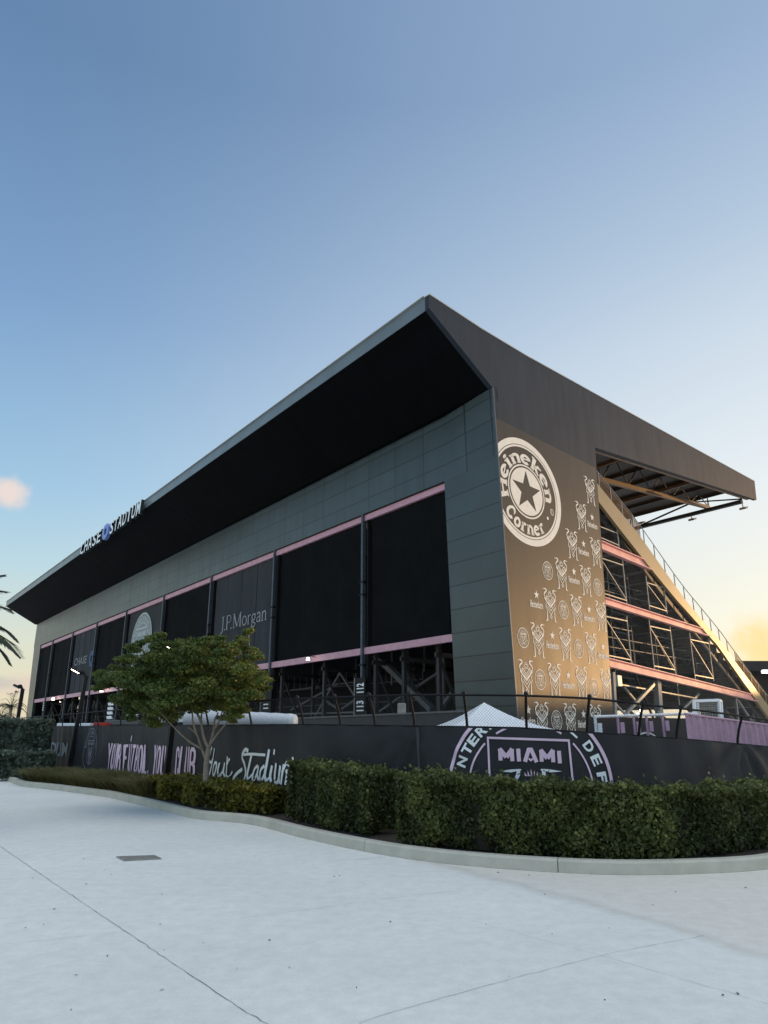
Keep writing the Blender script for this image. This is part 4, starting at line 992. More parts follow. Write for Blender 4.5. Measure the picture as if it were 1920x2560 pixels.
# condensed slogan
def rr(x0, x1, y0, y1, r_, a0=None):      # rounded box outline
    pts = []
    for cx_, cy_, s0 in ((x1 - r_, y1 - r_, 0), (x0 + r_, y1 - r_, 90), (x0 + r_, y0 + r_, 180), (x1 - r_, y0 + r_, 270)):
        pts += [(cx_ + r_ * math.cos(math.radians(s0 + t)), cy_ + r_ * math.sin(math.radians(s0 + t))) for t in (0, 30, 60, 90)]
    return pts
_o = rr(.09, .91, .07, .93, .3); CB = {
 'Y': [[(.02, 1), (.5, .48)], [(.98, 1), (.5, .48)], [(.5, .52), (.5, 0)]], 'O': [_o + _o[:1]],
 'U': [[(.09, 1), (.09, .3)] + [(.39 + .3 * math.cos(math.radians(t)), .37 + .3 * math.sin(math.radians(t))) for t in (180, 210, 240, 270)] + [(.61 + .3 * math.cos(math.radians(t)), .37 + .3 * math.sin(math.radians(t))) for t in (270, 300, 330, 360)] + [(.91, 1)]],
 'R': [[(.09, 0), (.09, .93), (.6, .93), (.85, .86), (.91, .75), (.85, .6), (.6, .52), (.1, .52)], [(.55, .52), (.85, .40), (.91, 0)]],
 'F': [[(.09, 0), (.09, .93), (.92, .93)], [(.09, .5), (.75, .5)]], 'T': [[(0, .93), (1, .93)], [(.5, .9), (.5, 0)]],
 'B': [[(.09, .93), (.6, .93), (.85, .86), (.9, .74), (.82, .58), (.55, .52), (.1, .52)], [(.09, .07), (.09, .93)], [(.55, .52), (.85, .44), (.92, .3), (.85, .14), (.6, .07), (.09, .07)]],
 'L': [[(.09, 1), (.09, .07), (.95, .07)]], 'C': [[(.91, .66), (.91, .75), (.85, .86), (.61, .93), (.39, .93), (.15, .86), (.09, .75), (.09, .25), (.15, .14), (.39, .07), (.61, .07), (.85, .14), (.91, .25), (.91, .34)]],
 '.': [[(.5, 0), (.5, .16)]]}
sa0, _ = fpt(270, 1918); sb0, _ = fpt(499, 1947); text_ = 'YOUR FÚTBOL. YOUR CLUB.'
adv = {' ': .62, '.': .5}; tot_ = sum(adv.get(c, 1) for c in text_); U_1 = (sb0 - sa0) / tot_; x_ = sa0; items_ = []
for c in text_:
    k_ = 'U' if c == 'Ú' else c; wl_ = adv.get(c, 1) * U_1
    for pl in CB.get(k_, []): v, f = stroke([(x_ + wl_ * .12 + px_ * wl_ * .74, .42 + py_ * .86) for px_, py_ in pl], .10); items_.append((v, f))
    if c == 'Ú': v, f = stroke([(x_ + wl_ * .45, 1.36), (x_ + wl_ * .62, 1.54)], .09); items_.append((v, f))
    x_ += wl_
    if c in ' .' and items_: printed('slogan_word', M['bpink'], items_, B1); items_ = []
# script words: pen strokes with varying width, coordinates read off the banner
def pen(pts, wd, k=6): c = curve([fpt(x, y) for x, y in pts], k); return stroke(c, wd)
zz2 = lambda X_, Y_: (220 + X_ / 3.318, 1540 + Y_ / 3.318)
def S_(pts, wd=.075): return pen([zz2(*p) for p in pts], wd)
scr = [S_([(1035, 1085), (1022, 1130), (1012, 1190), (1030, 1215), (1045, 1190)], .06), S_([(1066, 1095), (1050, 1180), (1030, 1270), (1005, 1390)], .06),
       S_([(1075, 1215), (1058, 1260), (1055, 1310), (1072, 1315), (1090, 1260), (1092, 1220), (1075, 1215)], .07),
       S_([(1115, 1215), (1103, 1280), (1110, 1325), (1135, 1290), (1152, 1215)], .07), S_([(1152, 1215), (1140, 1290), (1150, 1335)], .07),
       S_([(1180, 1165), (1168, 1250), (1160, 1330)], .07), S_([(1175, 1230), (1192, 1190), (1200, 1195)], .06), S_([(1160, 1330), (1190, 1330), (1215, 1290)], .05),
       # S
       S_([(1345, 1120), (1322, 1108), (1295, 1140), (1290, 1180), (1315, 1230), (1330, 1300), (1310, 1360), (1260, 1415), (1222, 1410), (1222, 1350), (1250, 1300), (1290, 1270)], .085),
       # t with long bar
       S_([(1372, 1135), (1358, 1230), (1345, 1320), (1352, 1355)], .085), S_([(1300, 1150), (1360, 1145), (1430, 1148), (1495, 1152)], .06),
       # a
       S_([(1432, 1240), (1400, 1270), (1385, 1340), (1400, 1352), (1430, 1290), (1440, 1240)], .07), S_([(1440, 1240), (1428, 1310), (1432, 1362)], .075),
       # d
       S_([(1490, 1240), (1460, 1280), (1450, 1345), (1465, 1362), (1495, 1300)], .07), S_([(1522, 1105), (1505, 1220), (1490, 1320), (1500, 1370)], .085),
       # i with dot
       S_([(1540, 1240), (1525, 1320), (1530, 1375)], .08), S_([(1568, 1105), (1558, 1150)], .07),
       # u m
       S_([(1575, 1220), (1558, 1320), (1562, 1385), (1590, 1360), (1612, 1250)], .08), S_([(1612, 1240), (1598, 1330), (1602, 1392)], .08),
       S_([(1640, 1230), (1625, 1330), (1618, 1398)], .08), S_([(1625, 1300), (1660, 1215), (1672, 1240), (1655, 1400)], .075), S_([(1655, 1300), (1700, 1190), (1712, 1215), (1695, 1400)], .07),
       S_([(1500, 1370), (1525, 1330)], .05), S_([(1352, 1355), (1385, 1310)], .05), S_([(1432, 1362), (1452, 1320)], .05)]
printed('script_lettering', M['bwhite'], scr, B1)
printed('end_of_lettering', mat('banner_blue_white', (.38, .46, .52), .6), [T('DIUM', 128, 169, 1888, 1855, .02)], B0)
# narrow round crest at left
def crest_items(cs_, cz_, r, k=1.0):
    it = []
    def q(pts, wd): v, f = stroke(pts, wd); it.append((v * [r, r] + [cs_, cz_], f))
    q(arc(0, 0, .96, 0, 360, 48), .05 * k); q(arc(0, 0, .62, 30, 150, 20), .04 * k); q(arc(0, 0, .62, 200, 340, 20), .04 * k)
    q([(-.45, -.1), (-.45, .42), (.45, .42), (.45, -.1), (0, -.6), (-.45, -.1)], .04 * k)
    for t, c in zip(np.linspace(170, 10, 16), 'INTERNACIONAL DE'):
        if c == ' ': continue
        v, f = text2d(c, .02); v = fit(v, -.05, .05, -.08, .08); a = math.radians(t - 90)
        v = np.stack([v[:, 0] * math.cos(a) - v[:, 1] * math.sin(a) + .79 * math.cos(math.radians(t)), v[:, 0] * math.sin(a) + v[:, 1] * math.cos(a) + .79 * math.sin(math.radians(t))], 1); it.append((v * r + [cs_, cz_], f))
    v, f = text2d('MIAMI', .02); v = fit(v, -.36, .36, .22, .36); it.append((v * r + [cs_, cz_], f))
    h = MB(); heron(h, 0, .14, .42, lambda x, y: (x, y, 0), 1.5); it.append((np.array(h.v)[:, :2] * r + [cs_, cz_], h.f))
    return it
cs1, cz1 = fpt(222, 1881); printed('round_crest', mat('crest_print_grey', (.20, .20, .24), .6), crest_items(cs1 + .35, 1.0, .80, .8), B1)
# the large crest on the corner banner
cq = lambda X_, Y_: (1040 + X_ / 3.19, 1720 + Y_ / 3.19)
csx, csz = fpt(*cq(905, 800)); e1 = fpt(*cq(275, 690)); e2 = fpt(*cq(1537, 720)); RR = (e2[0] - e1[0]) / 2 / .985; csx = (e1[0] + e2[0]) / 2
K = RR / 638.0
def ci(X_, Y_): return csx + (X_ - 905) * K, csz + (801 - Y_) * K
pk_, wh_ = [], []
def sp(lst, pts, wd): v, f = stroke(pts, wd * K); lst.append((v, f))
for a0, a1 in ((-20, 60), (120, 200)): sp(pk_, arc(csx, csz, RR * .985, a0, a1, 50), 26)
sp(pk_, arc(csx, csz, 471 * K, 58, 122, 30), 14)
for a0, a1 in ((-20, 44), (136, 200)): sp(pk_, arc(csx, csz, 471 * K, a0, a1, 30), 14)
sp(pk_, [ci(595, 1000), ci(590, 432), ci(1210, 452), ci(1218, 1000)], 16)
# MIAMI block letters
def poly_letters():
    def q(pts, wd=30): sp(pk_, [ci(*p) for p in pts], wd)
    for ox, dy in ((667, 0), (978, 8)):
        q([(ox + 13, 600 + dy), (ox + 13, 512 + dy)], 30); q([(ox + 8, 514 + dy), (ox + 57, 575 + dy)], 34); q([(ox + 57, 575 + dy), (ox + 106, 514 + dy)], 34); q([(ox + 101, 604 + dy), (ox + 101, 514 + dy)], 30)
    q([(816, 512), (818, 606)], 30); q([(1126, 528), (1128, 620)], 30)
    q([(862, 608), (898, 512)], 30); q([(912, 512), (952, 612)], 30); q([(888, 516), (922, 516)], 22); q([(892, 584), (907, 598), (924, 586)], 14)
poly_letters()
for c, t in zip('INTERN', (170, 160, 149.5, 140.8, 130.9, 120.5)):
    wh_.append(('L', c, t))
for c, t in zip('ALDEFÚTBOL', (58.5, 48.5, 33, 21.5, 8, -4, -15, -26, -37, -48)): wh_.append(('L', c, t))
wl = []
for _, c, t in wh_:
    v, f = text2d(c, .035); hw = 30 if c == 'I' else 62
    if c == 'I': hw = 14
    v = fit(v, -hw / 2 * 1.25, hw / 2 * 1.25, -38, 38 if c != 'Ú' else 55); a = math.radians(t - 90); R0 = 556
    v = np.stack([v[:, 0] * math.cos(a) - v[:, 1] * math.sin(a) + R0 * math.cos(math.radians(t)), v[:, 0] * math.sin(a) + v[:, 1] * math.cos(a) + R0 * math.sin(math.radians(t))], 1); wl.append((v * K + [csx, csz], f))
def bird(m_):
    def q(pts, wd): sp(wl, [ci(905 + m_ * x, y) for x, y in pts], wd)
    v = [ci(905 + m_ * x, y) for x, y in [(235, 678), (150, 664), (80, 660), (70, 668), (110, 676), (150, 686)]]; wl.append((np.array(v), [(0, 1, 4, 5), (1, 2, 3, 4)]))
    q([(95, 668), (98, 700), (130, 760)], 28)
bird(-1); bird(1)
for k in range(5):
    x = 865 + k * 20; hgt = (30, 42, 55, 42, 30)[k]; v = np.array([ci(905 + (k - 2) * 20 - 9, 712), ci(905 + (k - 2) * 20 + 9, 712), ci(905 + (k - 2) * 26, 712 - hgt)]); pk_.append((v, [(0, 1, 2)]))
printed('crest_rings', M['bpink'], pk_, B2, clip=True)
for it in wl: printed('crest_letter' if it is not None and len(it[0]) > 7 else 'heron_beak', M['bwhite'], [it], B2, clip=True)
# rails, posts and mesh
LEAN = .24
rm = MB(); rs_ = np.arange(sA_, sB_, .3); rm.tube([f3(s, rtop(s), LEAN * .8) for s in rs_], .021, 6); rm.build('top_rail', M['black'], FE)
rm = MB(); rm.tube([f3(s, btop(s) + .0, -.01) for s in rs_], .016, 6); rm.build('middle_rail', M['black'], FE)
ppx = [40, 100, 155, 200, 244, 301, 370, 440, 519, 627, 757, 850, 937, 1036, 1168, 1317, 1468, 1597, 1690, 1840, 1995]
for px in ppx:
    s = s_px(px); zt = rtop(s); pm = MB(); k = 1.0
    # vertical up to the banner, then bent outwards
    pts = [f3(s, 0.05, -.02), f3(s, btop(s) - .1, -.02)] + [f3(s, btop(s) - .1 + (zt + .02 - btop(s) + .1) * t, -.02 + (LEAN * .8 + .0) * t ** 1.6) for t in (.3, .6, .85, 1.0)]
    pm.tube(pts, [.024] * len(pts), 8); po = pm.build('post', M['black'], FE, smooth=True)
    cm = MB(); c = pts[-1]; cm.tube([c - [0, 0, .03], c + [0, 0, .03], c + [0, 0, .055]], [.045, .04, .012], 8); cm.build('post_cap', M['black'], po)
wm = MB(); PIT = .055
sw0, sw1 = s_px(380), s_px(1960)
def wire(s0_, dirn):
    pts = []; s = s0_; z_rel = 0.0; hgt = None
    pts = []
    for t in np.linspace(0, 1, 7):
        ss = s0_ + dirn * t * .55
        zb_, zt_ = btop(ss), rtop(ss); pts.append(f3(ss, zb_ + (zt_ - zb_) * t, -.02 + LEAN * .8 * t ** 1.4))
    wm.tube(pts, .0016, 3, cap=False)
for s in np.arange(sw0 - .5, sw1, PIT): wire(s, 1); wire(s, -1)
wm.build('chain_link_mesh', M['steel'], FE)

# ================================================================ things behind the fence
# white peaked tent
tc_ = atY(1210, 1756, 22.5); TE = empty('canopy_tent', (tc_[0], tc_[1], 0), 'white peaked canopy tent behind the fence mesh beside the stadium corner', 'tent')
tm = MB(); hw = 1.62; ez = 1.72; rr2 = math.radians(8)
cr_ = [np.array([tc_[0] + hw * (i * math.cos(rr2) - j * math.sin(rr2)), tc_[1] + hw * (i * math.sin(rr2) + j * math.cos(rr2)), ez]) for i, j in ((-1, -1), (1, -1), (1, 1), (-1, 1))]
for i in range(4):
    a_, b_ = cr_[i], cr_[(i + 1) % 4]; N_ = 6
    for r in range(N_):
        f0, f1 = r / N_, (r + 1) / N_
        cz0 = lambda t: tc_ + 0 * t
        def pt(base, t): q = base + (tc_ - base) * t; q = q.copy(); q[2] -= .10 * math.sin(math.pi * t); return q
        tm.add([pt(a_, f0), pt(b_, f0), pt(b_, f1), pt(a_, f1)], [(0, 1, 2, 3)])
    tm.add([a_, b_, b_ - [0, 0, .25], a_ - [0, 0, .25]], [(0, 1, 2, 3)])
tm.build('canopy', M['white'], TE)
for c in cr_: lm = MB(); lm.beam([c[0], c[1], 0], c, .04); lm.build('leg', M['galv'], TE)
# long white covered roll
p, q = atY(470, 1796, 22), atY(738, 1800, 21.0); RO = empty('covered_roll', (*p[:2], 0), 'long white wrapped roll resting on trestles behind the fence', 'roll')
rm_ = MB(); pts = []; rr_ = []
for t in np.linspace(0, 1, 24):
    c = p + (q - p) * t; c[2] = 2.02 - .1 * t; pts.append(c); rr_.append((.30 - .07 * t) * (1 + .03 * math.sin(t * 47)) * (1 if .02 < t < .98 else .9))
rm_.tube(pts, rr_, 18); rm_.build('cover', M['white'], RO, smooth=True)
for t in (.15, .85):
    c = p + (q - p) * t; lm = MB(); lm.beam([c[0] - .2, c[1], 0], [c[0], c[1], 1.75], .06); lm.beam([c[0] + .2, c[1], 0], [c[0], c[1], 1.75], .06); lm.build('trestle', M['galv'], RO)
# flat white canopy roofs / cart tops seen left of the tree, and a low white table run
def lowbox(name, px0, px1, py0, py1, Y, m, label, cat, depth=1.2, group=None, leg=True):
    a_ = atY(px0, py0, Y); b_ = atY(px1, py1, Y); cx_ = (a_[0] + b_[0]) / 2
    t = empty(name, (cx_, Y, 0), label, cat, group); h = MB(); h.box((cx_, Y + depth / 2, (a_[2] + b_[2]) / 2), abs(b_[0] - a_[0]), depth, abs(a_[2] - b_[2])); h.build('top', m, t, bevel=.03)
    if leg:
        for sx in (-1, 1):
            l_ = MB(); l_.box((cx_ + sx * abs(b_[0] - a_[0]) * .45, Y + depth / 2, min(a_[2], b_[2]) / 2 - .01), .08, .08, min(a_[2], b_[2])); l_.build('leg', M['steel'], t)
    return t
lowbox('cart', 262, 345, 1800, 1812, 36, M['grey'], 'grey cart with white top behind the left part of the fence', 'cart')
lowbox('cart_canopy', 142, 225, 1808, 1816, 40, M['white'], 'low white canopy top behind the fence beside the left lamp post', 'canopy')
lowbox('flat_canopy', 395, 480, 1790, 1806, 30, M['white'], 'white flat canopy seen behind the tree trunk forks', 'canopy')
lowbox('concrete_barrier', 750, 935, 1812, 1822, 20, M['white'], 'low white board just above the banner edge behind the fence', 'barrier')
lowbox('road_case', 233, 250, 1806, 1815, 30, mat('red_plastic', (.35, .03, .04), .5), 'small red box behind the fence between white carts', 'box')
# dark wooden barrier run before the stand and a pale block on it
bw = empty('barrier_wall', P(8, -3.5, 0), 'dark low barrier wall along the foot of the stand', 'barrier'); h = MB()
zb_ = 2.6; h.prism([P(-1, -3.5, 0), P(20, -3.5, 0), P(20, -3.5, 2.25), P(-1, -3.5, 2.45)], UB * .1); h.build('panel', M['steel'], bw)
h = MB(); h.beam(P(-1, -3.52, 2.5), P(20, -3.52, 2.32), .12, .08); h.build('cap', M['grey'], bw)
c = atY(1004, 1771, 30); bb = empty('wrapped_block', (*c[:2], 2.4), 'pale wrapped block standing on the barrier below the diagonal brace', 'box'); h = MB(); h.box(c, .34, .3, .42); h.build('body', mat('dirty_cream', (.28, .27, .25), .8, var=.2), bb, bevel=.05)
# black hoarding with a partial crest and pink gate frames in front of it
Yh = 19.5
hd = empty('hoarding', (atY(1590, 1826, Yh)[0], Yh, 0), 'black hoarding board with a white crest arc behind pink posts', 'hoarding')
p0, p1 = atY(1470, 1790, 18.6), atY(1745, 1790, 21.5); d_ = p1 - p0; d_[2] = 0; h = MB()
h.prism([[p0[0], p0[1], .05], [p1[0], p1[1], .05], [p1[0], p1[1], 2.03], [p0[0], p0[1], 2.03]], (-.02, .08, 0)); h.build('board', M['banner'], hd)
hl = MB(); fx = np.linalg.norm(d_); dn = d_ / fx; nn_ = np.array([dn[1], -dn[0], 0])
def hpt(t, z): return np.array([p0[0], p0[1], 0]) + dn * t * fx + nn_ * .04 + ZZ * z
v, f = stroke(np.array([(.38 * 0 + fx * .465 + .75 * math.cos(t), 1.02 + .62 * math.sin(t)) for t in np.linspace(.5, 2.64, 30)]), .045)
hl.add([hpt(x / fx, y) for x, y in v], f)
for s_, xc in (('C', .40), ('O', .475), ('L', .515)):
    v, f = text2d(s_, .03); v = fit(v, fx * xc - .05, fx * xc + .05, 1.44, 1.56); hl.add([hpt(x / fx, y) for x, y in v], f)
hl.build('crest_print', M['bwhite'], hd)
gp = empty('pink_gate_frame', (*p0[:2], 0), 'pink gate frame with four clamped posts and white top rail', 'railing')
h = MB(); ra, rb = atY(1485, 1792, 18.2), atY(1742, 1784, 20.6); h.tube([ra, rb], .035, 8); h.build('rail', M['white'], gp)
for px in (1487, 1538, 1576, 1607, 1648):
    t = (px - 1485) / 257; c = ra + (rb - ra) * t; lm = MB(); lm.tube([[c[0], c[1], 0], c], .035, 8); lm.box(c + [.09, 0, -.28], .10, .12, .26); lm.build('post', M['pinkmesh'] if px > 1490 else M['white'], gp)
# pink corrugated fabric fence
pf = empty('pink_fence', (*atY(1830, 1826, 17)[:2], 0), 'pink fabric covered fence panel behind the black fence at the right edge', 'fence')
h = MB(); a_, b_ = atY(1712, 1785, 17.2), atY(1990, 1822, 19.5); N_ = 90
for i in range(N_):
    def cc(i): t = i / N_; q = a_ + (b_ - a_) * t; q = q.copy(); q += np.array([.25, -.9, 0]) * (.035 * math.sin(i * 1.3)); q[2] -= .02 * abs(math.sin(i * .31)); return q
    u0, u1 = cc(i), cc(i + 1); h.add([[u0[0], u0[1], .1], [u1[0], u1[1], .1], u1, u0], [(0, 1, 2, 3)])
h.build('fabric', M['pinkmesh'], pf)
h = MB(); h.tube([a_, b_], .03, 8); h.build('rail', M['pinkmesh'], pf)
# white caged unit
cg = empty('caged_unit', (*atY(1780, 1770, 27)[:2], 0), 'white box frame with a wire grid front standing beneath the stand', 'equipment cage')
p00, p10, p11, p01 = atY(1737, 1793, 27), atY(1800, 1797, 27.4), atY(1797, 1750, 27.4), atY(1735, 1752, 27)
h = MB(); back_ = np.array([.5, .9, 0])
fr8 = [p00, p10, p11, p01]; fb8 = [x + back_ for x in fr8]
for i in range(4):
    h.beam(fr8[i], fr8[(i + 1) % 4], .09); h.beam(fb8[i], fb8[(i + 1) % 4], .07); h.beam(fr8[i], fb8[i], .07)
h.beam(p01, p01 + [0, 0, .02], .05); h.prism([p00, p00 + (p10 - p00) * .2, p01 + (p11 - p01) * .2, p01], np.array([.02, .05, 0])); h.build('frame', M['white'], cg)
h = MB()
for t in np.linspace(.1, .9, 9): h.beam(p00 + (p10 - p00) * t, p01 + (p11 - p01) * t, .015); h.beam(p00 + (p01 - p00) * t, p10 + (p11 - p10) * t, .015)
h.build('wire_grid', M['galv'], cg)
h = MB(); 
for e in (p00, p10): h.beam([e[0], e[1], 0], e, .09)
h.build('stand_legs', M['steel'], cg)

# ================================================================ lamp posts
def lamp_post(px0, py0, px1, py1, Y, label, arm, lit, r=.07):
    b_ = atY(px0, py0, Y); t_ = atY(px1, py1, Y); b2 = b_ + (b_ - t_) * (b_[2] / (t_[2] - b_[2])); b2[2] = 0
    o = empty('lamp_post', b2, label, 'street lamp', 'black lamp posts along the left hedge')
    h = MB(); h.beam(b2, t_, r * 2); h.build('pole', M['black'], o)
    h = MB(); e = atY(arm[0], arm[1], Y); mid = (t_ + e) / 2 + [0, 0, abs(t_[0] - e[0]) * .22]
    c = curve([t_ - [0, 0, .1], mid, e], 6); h.tube(c, [r * .9] * 6 + [r * 1.3] * (len(c) - 6), 8); h.build('arm', M['black'], o)
    hd_ = MB(); d = (e - t_); d /= np.linalg.norm(d); hd_.beam(e - d * .05, e + d * .42, r * 2.6, r * .9); ho = hd_.build('lamp_head', M['black'], o)
    g_ = MB(); g_.beam(e + d * .06 - [0, 0, r * .7], e + d * .38 - [0, 0, r * .7], r * 2.0, r * .5); g_.build('lamp_glass', M['lit'] if lit else M['trim'], ho)
    return o
lamp_post(176, 1898, 216, 1690, 29.5, 'leaning black lamp post with lit head in front of the banner', (200, 1681), True)
lamp_post(42, 1812, 57, 1722, 60, 'distant dark lamp post beside small palm at far left', (46, 1717), False, .13)
lamp_post(415, 1940, 452, 1640, 20.0, 'black lamp post half hidden inside the round tree crown', (438, 1628), True, .065)

# ================================================================ vegetation
def hedge(name, front, label, z0, ztop, thick, leafm, size, dens, seed, clump=.10, vgap=1.0, cat='hedge', group='clipped hedges along the kerb', yscale=1.0, col=True):
    """clipped hedge: front = plan polyline of its front foot, left to right; leaves in a lumpy shell round a dark core"""
    r0 = np.random.default_rng(seed)
    fr_ = resample(np.array(front), .1); bk_ = offset(fr_, thick); ln = np.linalg.norm(np.diff(fr_, axis=0), axis=1).sum()
    base = np.array([*fr_.mean(0), 0]); o = empty(name, base, label, cat, group)
    zt = lambda t: np.interp(t, [0, 1], ztop)
    # core
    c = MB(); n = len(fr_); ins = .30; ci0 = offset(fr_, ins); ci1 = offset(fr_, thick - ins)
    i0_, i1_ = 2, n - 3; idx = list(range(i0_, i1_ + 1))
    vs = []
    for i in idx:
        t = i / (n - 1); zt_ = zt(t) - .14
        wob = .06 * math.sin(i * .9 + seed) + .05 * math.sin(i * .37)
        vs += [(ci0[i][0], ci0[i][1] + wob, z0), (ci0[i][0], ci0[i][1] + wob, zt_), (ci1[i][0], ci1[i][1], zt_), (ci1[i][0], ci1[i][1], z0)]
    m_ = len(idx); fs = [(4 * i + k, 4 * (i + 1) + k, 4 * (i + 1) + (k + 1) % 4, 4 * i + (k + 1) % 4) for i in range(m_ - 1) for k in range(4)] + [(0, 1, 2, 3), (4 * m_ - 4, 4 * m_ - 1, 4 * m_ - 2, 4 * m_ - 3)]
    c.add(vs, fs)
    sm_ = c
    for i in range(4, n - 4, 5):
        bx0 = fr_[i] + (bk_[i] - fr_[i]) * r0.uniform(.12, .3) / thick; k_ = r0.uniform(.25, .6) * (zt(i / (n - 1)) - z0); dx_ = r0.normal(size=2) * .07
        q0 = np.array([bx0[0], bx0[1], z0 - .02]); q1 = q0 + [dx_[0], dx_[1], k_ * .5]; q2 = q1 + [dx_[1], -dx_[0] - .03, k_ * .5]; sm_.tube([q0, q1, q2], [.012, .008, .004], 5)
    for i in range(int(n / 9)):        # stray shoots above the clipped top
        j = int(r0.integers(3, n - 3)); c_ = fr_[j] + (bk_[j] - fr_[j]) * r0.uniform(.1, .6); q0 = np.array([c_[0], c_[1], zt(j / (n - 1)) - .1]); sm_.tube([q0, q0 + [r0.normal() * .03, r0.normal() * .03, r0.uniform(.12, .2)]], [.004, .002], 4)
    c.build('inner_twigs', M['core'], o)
    H_ = np.mean(ztop) - z0
    nf = int(ln * H_ * dens); ntp = int(ln * thick * dens * .8); ne = int(thick * H_ * dens * .9)
    P_ = []; U_ = []
    def pos(t, d):   # t along, d depth
        i = t * (n - 1); x = np.interp(i, np.arange(n), fr_[:, 0]); y = np.interp(i, np.arange(n), fr_[:, 1]); xb = np.interp(i, np.arange(n), bk_[:, 0]); yb = np.interp(i, np.arange(n), bk_[:, 1])
        return x + (xb - x) * d, y + (yb - y) * d
    t = r0.uniform(0, 1, nf); zrel = r0.uniform(0, 1, nf) ** .85; x, y = pos(t, np.zeros(nf)); z = z0 + (zt(t) - z0) * zrel
    pf_ = np.stack([x, y, z], 1); cl = vnoise(pf_ * [1, 1, .55], 5.2 * vgap, seed) * .6 + vnoise(pf_ * [1, 1, .8], 13, seed + 1) * .4
    colm = vnoise(np.stack([t * ln, t * 0, t * 0], 1), 4.5 * vgap, seed + 7)   # vertical columns of single shrubs
    colm = np.where(zrel < .82, colm, colm * (1 - zrel) / .18)
    dep = (.12 - clump * cl * .9 - .12 * colm + np.abs(r0.normal(size=nf)) * .05 + .10 * np.clip(.25 - zrel, 0, 1) * .3) / thick
    x, y = pos(t, dep); z = z + r0.normal(size=nf) * .015
    hole = np.clip(-(cl * .8 + colm * .9) - .55, 0, 1) * np.clip((.86 - zrel) * 4, 0, 1); x, y = pos(t, dep + hole * .26 / thick)
    keep = ~((hole > .25) & (r0.uniform(size=nf) < .45)); keep &= ~((zrel < .10) & (cl + colm < -.2))
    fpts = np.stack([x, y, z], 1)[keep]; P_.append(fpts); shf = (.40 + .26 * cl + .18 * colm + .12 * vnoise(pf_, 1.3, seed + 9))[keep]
    nf3 = np.array([0, -1, .35]); U_.append(np.tile(nf3, (len(fpts), 1)))
    nd = int(nf * .45); t = r0.uniform(0, 1, nd); zr_ = r0.uniform(0, .97, nd); x, y = pos(t, (ins - .02 - np.abs(r0.normal(size=nd)) * .05) / thick)
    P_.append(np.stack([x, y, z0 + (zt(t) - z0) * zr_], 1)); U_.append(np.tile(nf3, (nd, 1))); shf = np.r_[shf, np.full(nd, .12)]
    t = r0.uniform(0, 1, ntp); d = r0.uniform(.05, .95, ntp); x, y = pos(t, d); q = np.stack([x, y, t * 0], 1); cl2 = vnoise(q, 9, seed + 3)
    z = zt(t) - .03 + .045 * cl2 + .02 * vnoise(q, 2.2, seed + 4) + r0.normal(size=ntp) * .025 + (r0.uniform(size=ntp) < .03) * r0.uniform(0, .13, ntp)
    P_.append(np.stack([x, y, z], 1)); U_.append(np.tile([0, -.2, 1.2], (ntp, 1)))
    for e in (0, 1):
        d = r0.uniform(.05, .95, ne); zr_ = r0.uniform(0.05, 1, ne); tt = e + (1 - 2 * e) * (.02 + np.abs(r0.normal(size=ne)) * .05 + .05 * (1 - zr_)) / max(ln, 1)
        x, y = pos(np.clip(tt, 0, 1), d); P_.append(np.stack([x, y, z0 + (zt(e) - z0) * zr_], 1)); U_.append(np.tile([2 * e - 1, -.3, .3], (ne, 1)))
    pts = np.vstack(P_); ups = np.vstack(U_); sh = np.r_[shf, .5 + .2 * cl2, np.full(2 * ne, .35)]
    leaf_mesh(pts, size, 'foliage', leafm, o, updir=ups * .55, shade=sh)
    return o
def gxy(px, py): return atZ(px, py, 0)[:2]
ci_ = lambda s0_, s1_, off: offset(cp, off)[(cp_s >= s0_) & (cp_s <= s1_)]
cp_s = np.r_[0, np.cumsum(np.linalg.norm(np.diff(cp, axis=0), axis=1))]
def curb_between(px0, px1, off):
    q = offset(cp, off); a = np.arctan2(q[:, 0], q[:, 1]); r0_, r1_ = ray(px0, 2050), ray(px1, 2050)
    m_ = (a > math.atan2(r0_[0], r0_[1])) & (a < math.atan2(r1_[0], r1_[1])); return q[m_]
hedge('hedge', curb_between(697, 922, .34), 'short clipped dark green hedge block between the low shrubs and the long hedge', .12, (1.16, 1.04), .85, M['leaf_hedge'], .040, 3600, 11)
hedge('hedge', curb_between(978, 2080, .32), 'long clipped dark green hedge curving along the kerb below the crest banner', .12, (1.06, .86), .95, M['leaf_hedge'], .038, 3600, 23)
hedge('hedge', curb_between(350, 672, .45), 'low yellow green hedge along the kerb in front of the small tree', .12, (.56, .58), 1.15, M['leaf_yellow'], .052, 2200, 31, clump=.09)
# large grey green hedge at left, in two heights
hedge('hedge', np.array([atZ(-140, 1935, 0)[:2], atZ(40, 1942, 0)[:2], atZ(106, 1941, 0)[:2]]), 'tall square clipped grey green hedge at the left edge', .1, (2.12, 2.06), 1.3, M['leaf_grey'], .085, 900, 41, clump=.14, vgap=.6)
hedge('hedge', np.array([atZ(-140, 1953, 0)[:2], atZ(60, 1955, 0)[:2], atZ(136, 1952, 0)[:2]]), 'lower step of grey green hedge before the tall square one', .1, (.98, .92), 1.0, M['leaf_grey'], .08, 900, 43, clump=.14, vgap=.6)
